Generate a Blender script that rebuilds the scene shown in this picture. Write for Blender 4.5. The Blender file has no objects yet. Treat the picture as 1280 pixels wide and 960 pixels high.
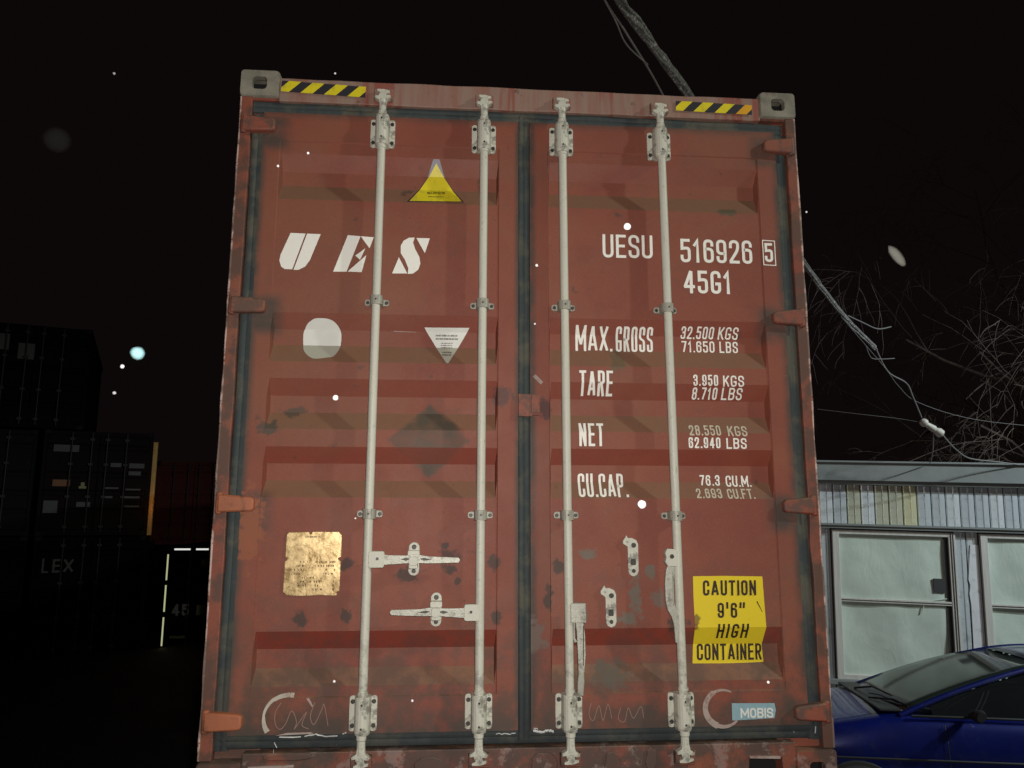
import bpy, bmesh, math, random
from mathutils import Vector, Matrix, noise as mnoise
random.seed(7)
scene = bpy.context.scene
COL = scene.collection
PI = math.pi
# ------------------------------------------------------------------ camera
ZB = 1.58                                   # height of the container's underside (it rides on a trailer)
CAM = Vector((-0.2936, -3.1132, 2.6035))
cd = bpy.data.cameras.new('camera'); cam = bpy.data.objects.new('camera', cd); COL.objects.link(cam)
fw = Vector((0.07528, 0.98320, 0.16626)); rt = Vector((0.99706, -0.07662, 0.00164)); up = Vector((-0.01435, -0.16564, 0.98608))
m = Matrix.Identity(4)
for i in range(3):
    m[i][0], m[i][1], m[i][2], m[i][3] = rt[i], up[i], -fw[i], CAM[i]
cam.matrix_world = m
cd.sensor_width = 36; cd.lens = 961 / 1280 * 36; cd.clip_start = 0.05; cd.clip_end = 2000
scene.camera = cam
scene.view_settings.view_transform = 'Standard'; scene.view_settings.look = 'None'
scene.view_settings.exposure = 0.0; scene.view_settings.gamma = 1
# ------------------------------------------------------------------ night sky and lamps
w = bpy.data.worlds.new('World'); scene.world = w; w.use_nodes = True
bg = w.node_tree.nodes['Background']; bg.inputs[0].default_value = (0.0048, 0.0029, 0.0030, 1); bg.inputs[1].default_value = 0.8
def lamp(name, kind, loc, energy, color, size, target=None, **k):
    d = bpy.data.lights.new(name, kind); d.energy = energy; d.color = color
    if kind == 'SPOT': d.spot_size = k.get('angle', 1.2); d.spot_blend = .8
    d.shadow_soft_size = size
    o = bpy.data.objects.new(name, d); COL.objects.link(o); o.location = loc
    if target is not None: o.rotation_euler = (Vector(target) - Vector(loc)).to_track_quat('-Z', 'Y').to_euler()
    return o
lamp('camera_flash', 'SPOT', CAM + rt * .05 + up * .085, 300, (1.0, .95, .88), .02, CAM + fw * 5 + up * .1, angle=math.radians(112))
lamp('yard_floodlight', 'SPOT', (14, -6.5, 11.0), 3700, (.93, 1.0, .86), .32, (1.5, 1.5, 3), angle=math.radians(60))
lamp('added_cabin_light', 'SPOT', (11.0, .3, 7.0), 3100, (.80, .92, 1.0), .15, (5.2, 5.6, 1.6), angle=math.radians(75))  # unseen lamp added to brighten the cabin
lamp('added_orange_light', 'POINT', (-7.72, 17.15, 2.75), 1.4, (1.0, .38, .04), .08)  # small unseen lamp added to light the orange post

# ------------------------------------------------------------------ materials
def newmat(name):
    mt = bpy.data.materials.new(name); mt.use_nodes = True
    return mt, mt.node_tree, mt.node_tree.nodes['Principled BSDF']
class N:
    """small wrapper for node graphs"""
    def __init__(s, name):
        s.m, s.t, s.b = newmat(name); s.n = s.t.nodes; s.l = s.t.links
        s.tc = s.n.new('ShaderNodeTexCoord'); s.obj = s.tc.outputs['Object']; s.geo = s.n.new('ShaderNodeNewGeometry')
    def set(s, sock, v):
        if hasattr(v, 'is_output') or isinstance(v, bpy.types.NodeSocket): s.l.new(v, sock)
        elif isinstance(v, (tuple, list)): sock.default_value = tuple(v) + ((1,) if len(v) == 3 and sock.type == 'RGBA' else ())
        else: sock.default_value = v
    def math(s, op, a, b=0.0, clamp=False):
        x = s.n.new('ShaderNodeMath'); x.operation = op; x.use_clamp = clamp; s.set(x.inputs[0], a); s.set(x.inputs[1], b); return x.outputs[0]
    def mix(s, f, a, b):
        x = s.n.new('ShaderNodeMix'); x.data_type = 'RGBA'; s.set(x.inputs[0], f); s.set(x.inputs[6], a); s.set(x.inputs[7], b); return x.outputs[2]
    def noise(s, scale, detail=4, rough=.55, vec=None, dist=0.0, col=False):
        x = s.n.new('ShaderNodeTexNoise'); x.inputs['Scale'].default_value = scale; x.inputs['Detail'].default_value = detail
        x.inputs['Roughness'].default_value = rough; x.inputs['Distortion'].default_value = dist
        s.l.new(vec if vec is not None else s.obj, x.inputs['Vector']); return x.outputs['Color' if col else 'Fac']
    def ramp(s, v, a, b):
        x = s.n.new('ShaderNodeMapRange'); x.inputs[1].default_value = a; x.inputs[2].default_value = b; x.interpolation_type = 'SMOOTHSTEP'
        s.set(x.inputs[0], v); return x.outputs[0]
    def scale(s, v, k):
        x = s.n.new('ShaderNodeVectorMath'); x.operation = 'MULTIPLY'; s.l.new(v, x.inputs[0]); x.inputs[1].default_value = k; return x.outputs[0]
    def sep(s, v):
        x = s.n.new('ShaderNodeSeparateXYZ'); s.l.new(v, x.inputs[0]); return x.outputs
    def blob(s, xs, zs, cx, cz, rx, rz, nz, amt=.6):
        """1 inside a noise-edged spot"""
        dx = s.math('DIVIDE', s.math('SUBTRACT', xs, cx), rx); dz = s.math('DIVIDE', s.math('SUBTRACT', zs, cz), rz)
        d = s.math('SQRT', s.math('ADD', s.math('MULTIPLY', dx, dx), s.math('MULTIPLY', dz, dz)))
        d = s.math('ADD', d, s.math('MULTIPLY', s.math('SUBTRACT', nz, .5), amt * 7.5))
        return s.math('SUBTRACT', 1.0, s.ramp(d, .60, 1.15))
    def bump(s, h, dist=.002, strength=1.0, prev=None):
        x = s.n.new('ShaderNodeBump'); x.inputs['Distance'].default_value = dist; x.inputs['Strength'].default_value = strength
        s.l.new(h, x.inputs['Height'])
        if prev is not None: s.l.new(prev, x.inputs['Normal'])
        return x.outputs[0]
    def done(s, col=None, rough=None, metal=None, nrm=None):
        if col is not None: s.set(s.b.inputs['Base Color'], col)
        if rough is not None: s.set(s.b.inputs['Roughness'], rough)
        if metal is not None: s.set(s.b.inputs['Metallic'], metal)
        if nrm is not None: s.l.new(nrm, s.b.inputs['Normal'])
        return s.m
def simple(name, c, rough=.6, metal=0.0, var=.25, scale=8.0, bump=.0006, dirt=None, damt=.5, dscale=5.0):
    g = N(name); n1 = g.noise(scale, 6)
    lo = tuple(x * (1 - var) for x in c); hi = tuple(min(1, x * (1 + var)) for x in c)
    col = g.mix(n1, lo, hi)
    if dirt: col = g.mix(g.math('MULTIPLY', g.ramp(g.noise(dscale, 8, .65), .5, .68), damt), col, dirt)
    return g.done(col, rough, metal, g.bump(g.noise(scale * 6, 4), bump) if bump else None)
HZ = [.26, 1.062, 1.858, 2.642]             # hinge heights
def paint(name, blots=(), diamond=False, kind='door', tone=1.0):
    g = N(name); X, Y, Z = g.sep(g.obj)[0:3]; nx, ny, nz = g.sep(g.geo.outputs['Normal'])[0:3]
    big = g.noise(1.6, 5, .6); med = g.noise(6, 6, .65); fine = g.noise(38, 6, .7); grit = g.noise(160, 3, .6)
    k = tone * .87
    c = g.mix(g.ramp(big, .35, .65), (.240*k, .058*k, .036*k), (.275*k, .076*k, .044*k))
    c = g.mix(g.math('MULTIPLY', g.ramp(med, .5, .75), .45), c, (.20*k, .048*k, .040*k))
    c = g.mix(g.math('MULTIPLY', g.ramp(g.noise(2.3, 4, .5, dist=.6), .58, .72), .5), c, (.30*k, .095*k, .045*k))
    c = g.mix(g.math('MULTIPLY', g.ramp(fine, .55, .8), .28), c, (.12*k, .050*k, .038*k))
    c = g.mix(g.math('MULTIPLY', g.ramp(g.noise(.9, 5, .65, dist=.8), .45, .62), .45), c, (.235*k, .098*k, .056*k))
    c = g.mix(g.math('MULTIPLY', g.ramp(g.noise(3.4, 7, .75), .52, .66), .35), c, (.165*k, .072*k, .052*k))
    c = g.mix(g.math('MULTIPLY', g.ramp(grit, .52, .75), .28), c, (.34*k, .15*k, .10*k)); c = g.mix(g.math('MULTIPLY', g.ramp(g.noise(240, 2, .6), .50, .72), .35), c, (.10*k, .035*k, .026*k))
    # film of road dust lies on ledges and slopes that face up; undersides stay clean red
    dust = g.math('MULTIPLY', g.ramp(nz, .12, .45), g.math('ADD', .55, g.math('MULTIPLY', med, .4)), True)
    c = g.mix(g.math('MULTIPLY', dust, .62), c, (.185, .135, .080))
    c = g.mix(g.math('MULTIPLY', g.math('SUBTRACT', 1.0, g.ramp(nz, -.5, -.15)), g.math('ADD', .12, g.math('MULTIPLY', g.math('SUBTRACT', 1.0, g.ramp(Z, .3, 2.2)), .55))), c, (.235, .030, .018))
    # streaks of run-off dirt
    st = g.noise(1.0, 6, .7, g.scale(g.obj, (14, 14, 1.1)))
    c = g.mix(g.math('MULTIPLY', g.ramp(st, .56, .75), .28), c, (.115, .052, .042))
    nb = g.noise(7, 7, .68)
    if kind == 'door':
        ax = g.math('ABSOLUTE', X)
        zz = g.math('ADD', Z, -.26 + .4 + 8.0); mod = g.math('ABSOLUTE', g.math('SUBTRACT', g.math('FLOORED_MODULO', zz, .797), .4))
        hg = g.math('MULTIPLY', g.math('SUBTRACT', 1.0, g.ramp(mod, .045, .105)), g.ramp(ax, .97, 1.05))
        ed = g.math('MAXIMUM', g.ramp(ax, 1.085, 1.122), g.math('SUBTRACT', 1.0, g.ramp(Z, .215, .33)))
        ed = g.math('MAXIMUM', ed, g.ramp(Z, 2.67, 2.73)); ed = g.math('MAXIMUM', ed, g.math('SUBTRACT', 1.0, g.ramp(ax, .028, .055)))
        gr = g.math('MULTIPLY', g.math('MAXIMUM', hg, ed), g.ramp(nb, .22, .56))
        c = g.mix(g.math('MULTIPLY', gr, .9), c, (.050, .043, .035))
        # more grime toward the sill
        low = g.math('MULTIPLY', g.math('SUBTRACT', 1.0, g.ramp(Z, .25, .9)), g.ramp(nb, .42, .60))
        c = g.mix(g.math('MULTIPLY', low, .7), c, (.075, .050, .038))
    c = g.mix(g.math('MULTIPLY', g.ramp(g.noise(11, 5, .6), .66, .74), .7), c, (.07, .042, .034))
    ch = g.ramp(g.noise(48, 5, .7), .685, .70)
    c = g.mix(g.math('MULTIPLY', ch, .8), c, (.075, .034, .024))
    sc2 = g.ramp(g.noise(1.0, 3, .6, g.scale(g.obj, (22, 22, 130)), .3), .735, .75)
    c = g.mix(g.math('MULTIPLY', sc2, .5), c, (.36, .20, .15))
    if kind == 'frame':
        sc = g.math('MULTIPLY', g.ramp(g.math('ABSOLUTE', X), 1.209, 1.214), g.ramp(g.noise(9, 8, .8), .41, .48))
        c = g.mix(sc, c, (.62, .45, .40))  # pale scraped edge, also painting in side light on the rim
        c = g.mix(g.math('MULTIPLY', g.ramp(nb, .42, .56), .8), c, (.075, .045, .034))
        c = g.mix(g.ramp(g.noise(22, 8, .75), .68, .74), c, (.40, .25, .19))
    if kind == 'hinge':
        c = g.mix(g.math('MULTIPLY', g.ramp(g.noise(13, 7, .7), .44, .6), .8), c, (.08, .055, .045))
    if kind == 'header':
        c = g.mix(g.math('ADD', .45, g.math('MULTIPLY', g.ramp(st, .35, .6), .45)), c, (.27, .185, .150))
        c = g.mix(g.math('MULTIPLY', g.ramp(g.noise(1.0, 4, .6, g.scale(g.obj, (9, 9, .6)), .4), .56, .64), .75), c, (.24, .052, .035))
        c = g.mix(g.ramp(g.noise(14, 8, .7), .62, .70), c, (.10, .06, .045))
    if kind == 'sill':
        c = g.mix(g.math('MULTIPLY', g.ramp(nb, .36, .55), .85), c, (.062, .046, .038))
        c = g.mix(g.math('MULTIPLY', g.ramp(g.noise(11, 7, .7), .54, .60), .5), c, (.30, .22, .20))
        c = g.mix(g.ramp(g.noise(1.0, 6, .8, g.scale(g.obj, (60, 60, 9))), .70, .74), c, (.55, .48, .42))
    for (bx, bz, rx, rz, col) in blots:
        c = g.mix(g.math('MULTIPLY', g.blob(X, Z, bx, bz, rx, rz, g.noise(26, 7, .68), .5), .8), c, col)
    if diamond:
        d = g.math('ADD', g.math('DIVIDE', g.math('ABSOLUTE', g.math('ADD', X, .388)), .172), g.math('DIVIDE', g.math('ABSOLUTE', g.math('ADD', Z, -1.315)), .160))
        d = g.math('ADD', d, g.math('MULTIPLY', g.math('SUBTRACT', g.noise(18, 5), .5), .45))
        dm = g.math('MULTIPLY', g.math('SUBTRACT', 1.0, g.ramp(d, .86, 1.04)), g.math('ADD', .3, g.math('MULTIPLY', g.ramp(nz, -.45, -.1), .7)))
        c = g.mix(g.math('MULTIPLY', dm, g.math('ADD', .55, g.math('MULTIPLY', g.ramp(g.noise(14, 6), .35, .65), .35))), c, (.072, .062, .045))
    r = g.math('ADD', .52, g.math('MULTIPLY', med, .28))
    b1 = g.bump(g.noise(3.2, 3, .5), .006, .5); b2 = g.bump(fine, .0006, .8, b1)
    return g.done(c, r, 0.0, b2)
DK = (.038, .030, .024); SCUFF = (.135, .125, .10)
M = {}
M['doorL'] = paint('red_paint_left', [(-.700, .83, .028, .026, DK), (-.455, .79, .05, .035, DK), (-.300, .86, .042, .03, (.05,.025,.022)), (-.30, .80, .03, .02, DK),
    (-.87, .62, .028, .03, DK), (-.695, .63, .02, .03, DK), (-.125, .83, .03, .03, DK), (-.27, .76, .012, .02, DK), (-1.03, 1.36, .04, .03, (.06,.055,.045)),
    (-.94, 1.43, .05, .02, (.07,.055,.04)), (-.32, .90, .018, .014, DK), (-.12, .62, .02, .03, DK), (-.10, 1.50, .05, .04, (.09,.045,.04)), (-1.08, .97, .05, .16, (.28,.085,.038))], True)
M['doorR'] = paint('red_paint_right', [(.255, .865, .035, .022, SCUFF), (.505, .80, .024, .03, SCUFF), (.44, .70, .025, .075, SCUFF), (.415, .615, .05, .03, SCUFF),
    (.335, .40, .075, .055, (.10,.085,.065)), (.53, .69, .03, .04, (.14,.11,.09)), (.04, .55, .04, .07, (.15,.11,.09)), (.215, .62, .03, .04, SCUFF), (.61, .60, .04, .05, DK),
    (.08, 1.45, .03, .05, (.06,.03,.03)), (.09, .70, .02, .05, DK), (.13, .82, .03, .03, DK), (.47, .26, .05, .03, (.08,.05,.04)), (.90, 2.33, .06, .018, (.07,.07,.04)),
    (.39, 1.66, .03, .05, (.13,.09,.05))], False)
M['frame'] = paint('red_paint_posts', kind='frame'); M['header'] = paint('faded_header_paint', kind='header', tone=1.1)
M['sill'] = paint('scratched_sill_paint', kind='sill'); M['hinge'] = paint('hinge_paint', kind='hinge', tone=1.1)
M['hingeO'] = simple('orange_primer_hinge', (.36, .115, .055), .6, var=.3, dirt=(.10, .05, .035), damt=.8, dscale=14)
M['side'] = paint('side_paint', kind='side')
def castmat():
    g = N('weathered_casting'); n = g.noise(9, 7, .7); X, Y, Z = g.sep(g.obj)[0:3]
    c = g.mix(g.ramp(n, .3, .7), (.15, .14, .11), (.27, .25, .20))
    c = g.mix(g.math('MULTIPLY', g.ramp(g.noise(5, 6, .7), .54, .66), .8), c, (.13, .055, .040))
    return g.done(c, .75, 0.0, g.bump(g.noise(45, 6, .7), .0016))
M['casting'] = castmat()
M['black'] = simple('cavity_black', (.006, .006, .006), .9, bump=0)  # black fill paints the shade inside holes and gaps
def gask():
    g = N('rubber_gasket'); st = g.noise(1.0, 6, .6, g.scale(g.obj, (40, 40, 2.2))); n = g.noise(5, 6, .65); X, Y, Z = g.sep(g.obj)[0:3]
    c = g.mix(st, (.018, .025, .028), (.050, .064, .064))
    c = g.mix(g.math('MULTIPLY', g.ramp(n, .46, .62), .75), c, (.10, .092, .066))
    c = g.mix(g.math('MULTIPLY', g.math('SUBTRACT', 1.0, g.ramp(Z, .1, .8)), .55), c, (.014, .018, .022))
    return g.done(c, .8, 0.0, g.bump(g.noise(14, 5, .7), .004))
M['gasket'] = gask()
def whitepaint():
    g = N('rod_white_paint'); n = g.noise(7, 6, .6); X, Y, Z = g.sep(g.obj)[0:3]
    c = g.mix(n, (.50, .49, .41), (.60, .585, .51))
    c = g.mix(g.math('MULTIPLY', g.ramp(g.noise(60, 5, .7), .58, .70), .45), c, (.27, .27, .24))
    low = g.math('MULTIPLY', g.math('SUBTRACT', 1.0, g.ramp(Z, .15, .75)), g.ramp(g.noise(16, 6, .7), .48, .60))
    c = g.mix(g.math('MULTIPLY', low, .75), c, (.13, .12, .10))
    hi = g.math('MULTIPLY', g.ramp(Z, 2.5, 2.85), g.ramp(g.noise(40, 6, .7), .45, .60))
    c = g.mix(g.math('MULTIPLY', hi, .6), c, (.20, .19, .16))
    c = g.mix(g.math('MULTIPLY', g.ramp(g.noise(1.0, 7, .75, g.scale(g.obj, (50, 50, 9))), .60, .68), .6), c, (.20, .15, .10)); c = g.mix(g.ramp(g.noise(34, 7, .8), .66, .72), c, (.16, .075, .05))
    return g.done(c, .5, 0.0, g.bump(g.noise(70, 4), .0007))
M['white'] = whitepaint()
M['galv'] = simple('worn_bracket_metal', (.36, .35, .295), .5, .1, .3, 20, .0008, (.12, .11, .09), .7, 30)
M['steel'] = simple('bare_handle_steel', (.44, .43, .37), .45, .15, .3, 26, .001, (.15, .135, .11), .75, 38)
M['bolt'] = simple('dark_bolt', (.055, .052, .045), .5, .5, .3, 60, .0005)
M['pin'] = simple('bright_pin', (.8, .8, .78), .12, 1.0, .05, 60, 0)
def letter():
    g = N('white_lettering'); c = g.mix(g.noise(30, 6, .7), (.80, .78, .71), (.90, .88, .83))
    c = g.mix(g.math('MULTIPLY', g.ramp(g.noise(110, 6, .75), .62, .72), .5), c, (.30, .14, .11))
    return g.done(c, .5)
def letter_old():
    g = N('worn_lettering'); c = g.mix(g.noise(30, 6, .7), (.46, .41, .31), (.62, .57, .46))
    c = g.mix(g.math('MULTIPLY', g.ramp(g.noise(70, 6, .75), .56, .66), .6), c, (.24, .10, .07)); return g.done(c, .6)
M['letter'] = letter(); M['letter_old'] = letter_old()
def yel():
    g = N('yellow_sticker'); c = g.mix(g.noise(5, 5), (.70, .52, .015), (.78, .60, .03))
    c = g.mix(g.math('MULTIPLY', g.ramp(g.noise(55, 6, .7), .62, .72), .4), c, (.40, .28, .03))
    X, Y, Z = g.sep(g.obj)[0:3]; nb = g.noise(30, 5)
    for b in [(.684, .61, .016, .022), (.682, .575, .02, .012)]: c = g.mix(g.math('MULTIPLY', g.blob(X, Z, *b, nb, .5), .8), c, (.16, .09, .03))
    return g.done(c, .45, 0.0, g.bump(g.noise(12, 4), .0015))
M['yellow'] = yel(); M['ink'] = simple('black_print', (.035, .020, .012), .5, var=.3, bump=0)
M['tape_black'] = simple('tape_black', (.028, .026, .034), .5, bump=0); M['tape_orange'] = simple('tape_orange', (.68, .34, .015), .5, bump=0)
M['tape_yellow'] = simple('tape_yellow', (.72, .60, .02), .45, var=.12, bump=0, dirt=(.35, .28, .05), damt=.5, dscale=30)
M['lilac'] = simple('lilac_backing', (.22, .20, .25), .5, bump=0); M['violet'] = simple('dark_violet_backing', (.045, .025, .040), .5, bump=0)
def sticker():
    g = N('white_sticker'); X, Y, Z = g.sep(g.obj)[0:3]; nz = g.sep(g.geo.outputs['Normal'])[2]
    c = g.mix(g.noise(14, 5), (.66, .66, .61), (.76, .76, .72)); c = g.mix(g.math('MULTIPLY', g.ramp(nz, .1, .4), .75), c, (.30, .285, .21)); return g.done(c, .5)
M['sticker'] = sticker()
def brass():
    g = N('brass_plate'); n = g.noise(17, 8, .78, dist=.5); ln = g.noise(1.0, 8, .85, g.scale(g.obj, (60, 60, 150)))
    X, Y, Z = g.sep(g.obj)[0:3]
    c = g.mix(g.ramp(n, .32, .60), (.24, .14, .05), (.76, .57, .30))
    c = g.mix(g.math('MULTIPLY', g.ramp(ln, .56, .66), g.math('ADD', .35, g.math('MULTIPLY', g.ramp(g.math('ABSOLUTE', g.math('SUBTRACT', Z, .79)), .10, .0), .5))), c, (.13, .07, .03))
    b = g.bump(g.noise(6, 4), .0035, 1.0); b = g.bump(n, .0004, 1.0, b)
    return g.done(c, g.math('ADD', .26, g.math('MULTIPLY', n, .22)), .85, b)
M['brass'] = brass()
def bluest():
    g = N('pale_blue_sticker'); X, Y, Z = g.sep(g.obj)[0:3]
    c = g.mix(g.noise(40, 6, .7), (.16, .30, .37), (.34, .48, .52)); c = g.mix(g.ramp(g.noise(28, 7, .8), .60, .70), c, (.60, .62, .62))
    return g.done(c, .5)
M['bluest'] = bluest(); M['chalk'] = simple('chalk', (.33, .19, .155), .8, var=.3, scale=60, bump=0)
M['ring'] = simple('scraped_glue', (.50, .45, .38), .7, var=.35, scale=22, dirt=(.22, .09, .07), damt=.7, dscale=24, bump=0)
M['ringpale'] = simple('scraped_glue_dim', (.36, .28, .25), .7, var=.35, scale=22, dirt=(.20, .07, .055), damt=.6, dscale=30, bump=0)
M['snow'] = simple('frost', (.86, .87, .88), .7, var=.06, bump=.001, scale=50)

# ------------------------------------------------------------------ mesh builder
class MB:
    def __init__(s): s.v = []; s.f = []; s.mi = []
    def add(s, vs, fs, mi=0):
        o = len(s.v); s.v += [tuple(p) for p in vs]; s.f += [tuple(o + i for i in f) for f in fs]; s.mi += [mi] * len(fs); return s
    def box(s, x0, x1, y0, y1, z0, z1, mi=0):
        return s.add([(x0,y0,z0),(x1,y0,z0),(x1,y1,z0),(x0,y1,z0),(x0,y0,z1),(x1,y0,z1),(x1,y1,z1),(x0,y1,z1)],
                     [(0,1,5,4),(1,2,6,5),(2,3,7,6),(3,0,4,7),(4,5,6,7),(3,2,1,0)], mi)
    def prism(s, P, y0, y1, mi=0):                # polygon in x,z (counter-clockwise from the front), extruded y0 (front) .. y1
        n = len(P); A = sum(P[i][0] * P[(i+1) % n][1] - P[(i+1) % n][0] * P[i][1] for i in range(n))
        if A < 0: P = P[::-1]
        vs = [(x, y0, z) for x, z in P] + [(x, y1, z) for x, z in P]
        return s.add(vs, [tuple(range(n)), tuple(range(2*n-1, n-1, -1))] + [(i+n, (i+1) % n + n, (i+1) % n, i) for i in range(n)], mi)
    def tube(s, path, r, n=10, mi=0, cap=True, sq=1.0):
        pts = [Vector(p) for p in path]; rs = r if isinstance(r, (list, tuple)) else [r] * len(pts); vs = []; fs = []
        pu = None
        for i, p in enumerate(pts):
            t = (pts[min(i+1, len(pts)-1)] - pts[max(i-1, 0)]).normalized()
            if pu is None: pu = t.orthogonal().normalized()
            u = (pu - t * pu.dot(t)).normalized(); pu = u; v = t.cross(u)
            for k in range(n):
                a = 2*PI*k/n; vs.append(p + (u * math.cos(a) + v * math.sin(a) * sq) * rs[i])
        for i in range(len(pts)-1):
            for k in range(n): fs.append((i*n+k, i*n+(k+1) % n, (i+1)*n+(k+1) % n, (i+1)*n+k))
        if cap: fs += [tuple(range(n-1, -1, -1)), tuple((len(pts)-1)*n+k for k in range(n))]
        return s.add(vs, fs, mi)
    def disc(s, x, y, z, r, h=.004, mi=0, n=10):   # short stud pointing to -y
        return s.prism([(x + r*math.cos(2*PI*k/n), z + r*math.sin(2*PI*k/n)) for k in range(n)], y - h, y, mi)
    def build(s, name, mats, parent=None, bevel=0, smooth=False, data=None, **props):
        me = bpy.data.meshes.new(name); me.from_pydata(s.v, [], s.f); me.update()
        if not isinstance(mats, (list, tuple)): mats = [mats]
        for mt in mats: me.materials.append(M[mt] if isinstance(mt, str) else mt)
        me.polygons.foreach_set('material_index', s.mi)
        if smooth: me.polygons.foreach_set('use_smooth', [True]*len(me.polygons)); me.set_sharp_from_angle(angle=math.radians(38))
        o = bpy.data.objects.new(name, me); COL.objects.link(o)
        if parent is not None: o.parent = parent
        if bevel:
            b = o.modifiers.new('bevel', 'BEVEL'); b.width = bevel; b.segments = 2; b.limit_method = 'ANGLE'; b.angle_limit = math.radians(40)
        for k, v in props.items(): o[k] = v
        return o
def thing(name, label, cat, loc=(0,0,0), rot=(0,0,0), group=None):
    o = bpy.data.objects.new(name, None); COL.objects.link(o); o.location = loc; o.rotation_euler = rot; o.empty_display_size = .3
    o['label'] = label; o['category'] = cat
    if group: o['group'] = group
    return o
def tag(o, label, cat, group=None):
    o['label'] = label; o['category'] = cat
    if group: o['group'] = group
    return o
def linked(src, parent, loc=(0,0,0), rot=(0,0,0), name=None, mat=None):
    c = src.copy(); COL.objects.link(c); c.parent = parent; c.location = loc; c.rotation_euler = rot
    if name: c.name = name
    return c
def rrect(x0, x1, z0, z1, r, n=4):
    P = []
    for cx, cz, a in ((x1-r, z1-r, 0), (x0+r, z1-r, 90), (x0+r, z0+r, 180), (x1-r, z0+r, 270)):
        P += [(cx + r*math.cos(math.radians(a + 90*k/n)), cz + r*math.sin(math.radians(a + 90*k/n))) for k in range(n+1)]
    return P

# ------------------------------------------------------------------ stroke lettering (condensed industrial capitals)
R_ = 1
GL = {
 'U': (1, [[(0,1),(0,0,R_),(1,0,R_),(1,1)]]), 'E': (.9, [[(1,1),(0,1),(0,0),(1,0)], [(0,.51),(.85,.51)]]),
 'S': (1, [[(1,.76),(1,1,R_),(0,1,R_),(0,.56,R_),(1,.46,R_),(1,0,R_),(0,0,R_),(0,.24)]]),
 'O': (1, [[(0,.5),(0,1,R_),(1,1,R_),(1,0,R_),(0,0,R_),(0,.5)]]), '1': (.62, [[(.0,.78),(.62,1),(.62,0)]]),
 '2': (1, [[(0,.74),(0,1,R_),(1,1,R_),(1,.60,R_),(.04,.08)], [(0,0),(1,0)]]),
 '3': (1, [[(0,.78),(0,1,R_),(1,1,R_),(1,.53,R_),(.42,.53)], [(.62,.53),(1,.53,R_),(1,0,R_),(0,0,R_),(0,.22)]]),
 '4': (1.1, [[(.74,0),(.74,.96)], [(.66,.98),(.0,.30)], [(.02,.26),(1,.26)]]), '5': (1, [[(.92,1),(.04,1),(.04,.60),(1,.64,R_),(1,0,R_),(0,0,R_),(0,.22)]]),
 '6': (1, [[(1,.80),(1,1,R_),(0,1,R_),(0,0,R_),(1,0,R_),(1,.60,R_),(.3,.60)]]),
 '9': (1, [[(0,.20),(0,0,R_),(1,0,R_),(1,1,R_),(0,1,R_),(0,.40,R_),(.7,.40)]]),
 '7': (1, [[(0,1),(1,1)], [(.97,.92),(.40,.04)]]),
 '8': (1, [[(0,.78),(0,1,R_),(1,1,R_),(1,.53,R_),(0,.53,R_),(0,.78)], [(0,.26),(0,.53,R_),(1,.53,R_),(1,0,R_),(0,0,R_),(0,.26)]]),
 'G': (1, [[(1,.80),(1,1,R_),(0,1,R_),(0,0,R_),(1,0,R_),(1,.42),(.62,.42)]]), 'C': (1, [[(1,.72),(1,1,R_),(0,1,R_),(0,0,R_),(1,0,R_),(1,.28)]]),
 'M': (1.45, [[(0,0),(0,1)], [(.05,.95),(.47,.30)], [(.53,.30),(.95,.95)], [(1,1),(1,0)]]), 'A': (1.25, [[(.02,.04),(.46,.96)], [(.54,.96),(.98,.04)], [(.32,.25),(.68,.25)]]),
 'X': (1.15, [[(.04,.04),(.96,.96)], [(.04,.96),(.96,.04)]]), 'R': (1, [[(0,0),(0,1),(1,1,R_),(1,.50,R_),(0,.50)], [(.5,.5),(1,0)]]),
 'T': (1, [[(0,1),(1,1)], [(.5,1),(.5,0)]]), 'N': (1.05, [[(0,0),(0,1)], [(.06,.94),(.94,.06)], [(1,0),(1,1)]]),
 'P': (1, [[(0,0),(0,1),(1,1,R_),(1,.46,R_),(0,.46)]]), 'K': (1.02, [[(0,0),(0,1)], [(1,1),(.08,.42)], [(.36,.60),(1,0)]]),
 'L': (.88, [[(0,1),(0,0),(1,0)]]), 'B': (1, [[(0,.54),(0,1),(1,1,R_),(1,.54,R_),(0,.54)], [(0,.54),(1,.54,R_),(1,0,R_),(0,0),(0,.54)]]),
 'F': (.88, [[(1,1),(0,1),(0,0)], [(0,.5),(.82,.5)]]), 'H': (1.02, [[(0,0),(0,1)], [(1,0),(1,1)], [(0,.52),(1,.52)]]), 'I': (.0, [[(0,0),(0,1)]]),
 'i': (.0, [[(0,0),(0,.7)], [(0,.92),(0,1.0)]]), '.': (.0, [[(0,0),(0,.012)]]), "'": (.0, [[(0,1.05),(0,.72)]]), '"': (.8, [[(.1,1.03),(0,.76)], [(1.1,1.03),(1,.76)]]), ' ': (.45, []),
 'Y': (1, [[(0,1),(.5,.5),(1,1)], [(.5,.5),(.5,0)]]), 'V': (1, [[(0,1),(.5,0),(1,1)]]),
}
GL['0'] = GL['O']
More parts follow.
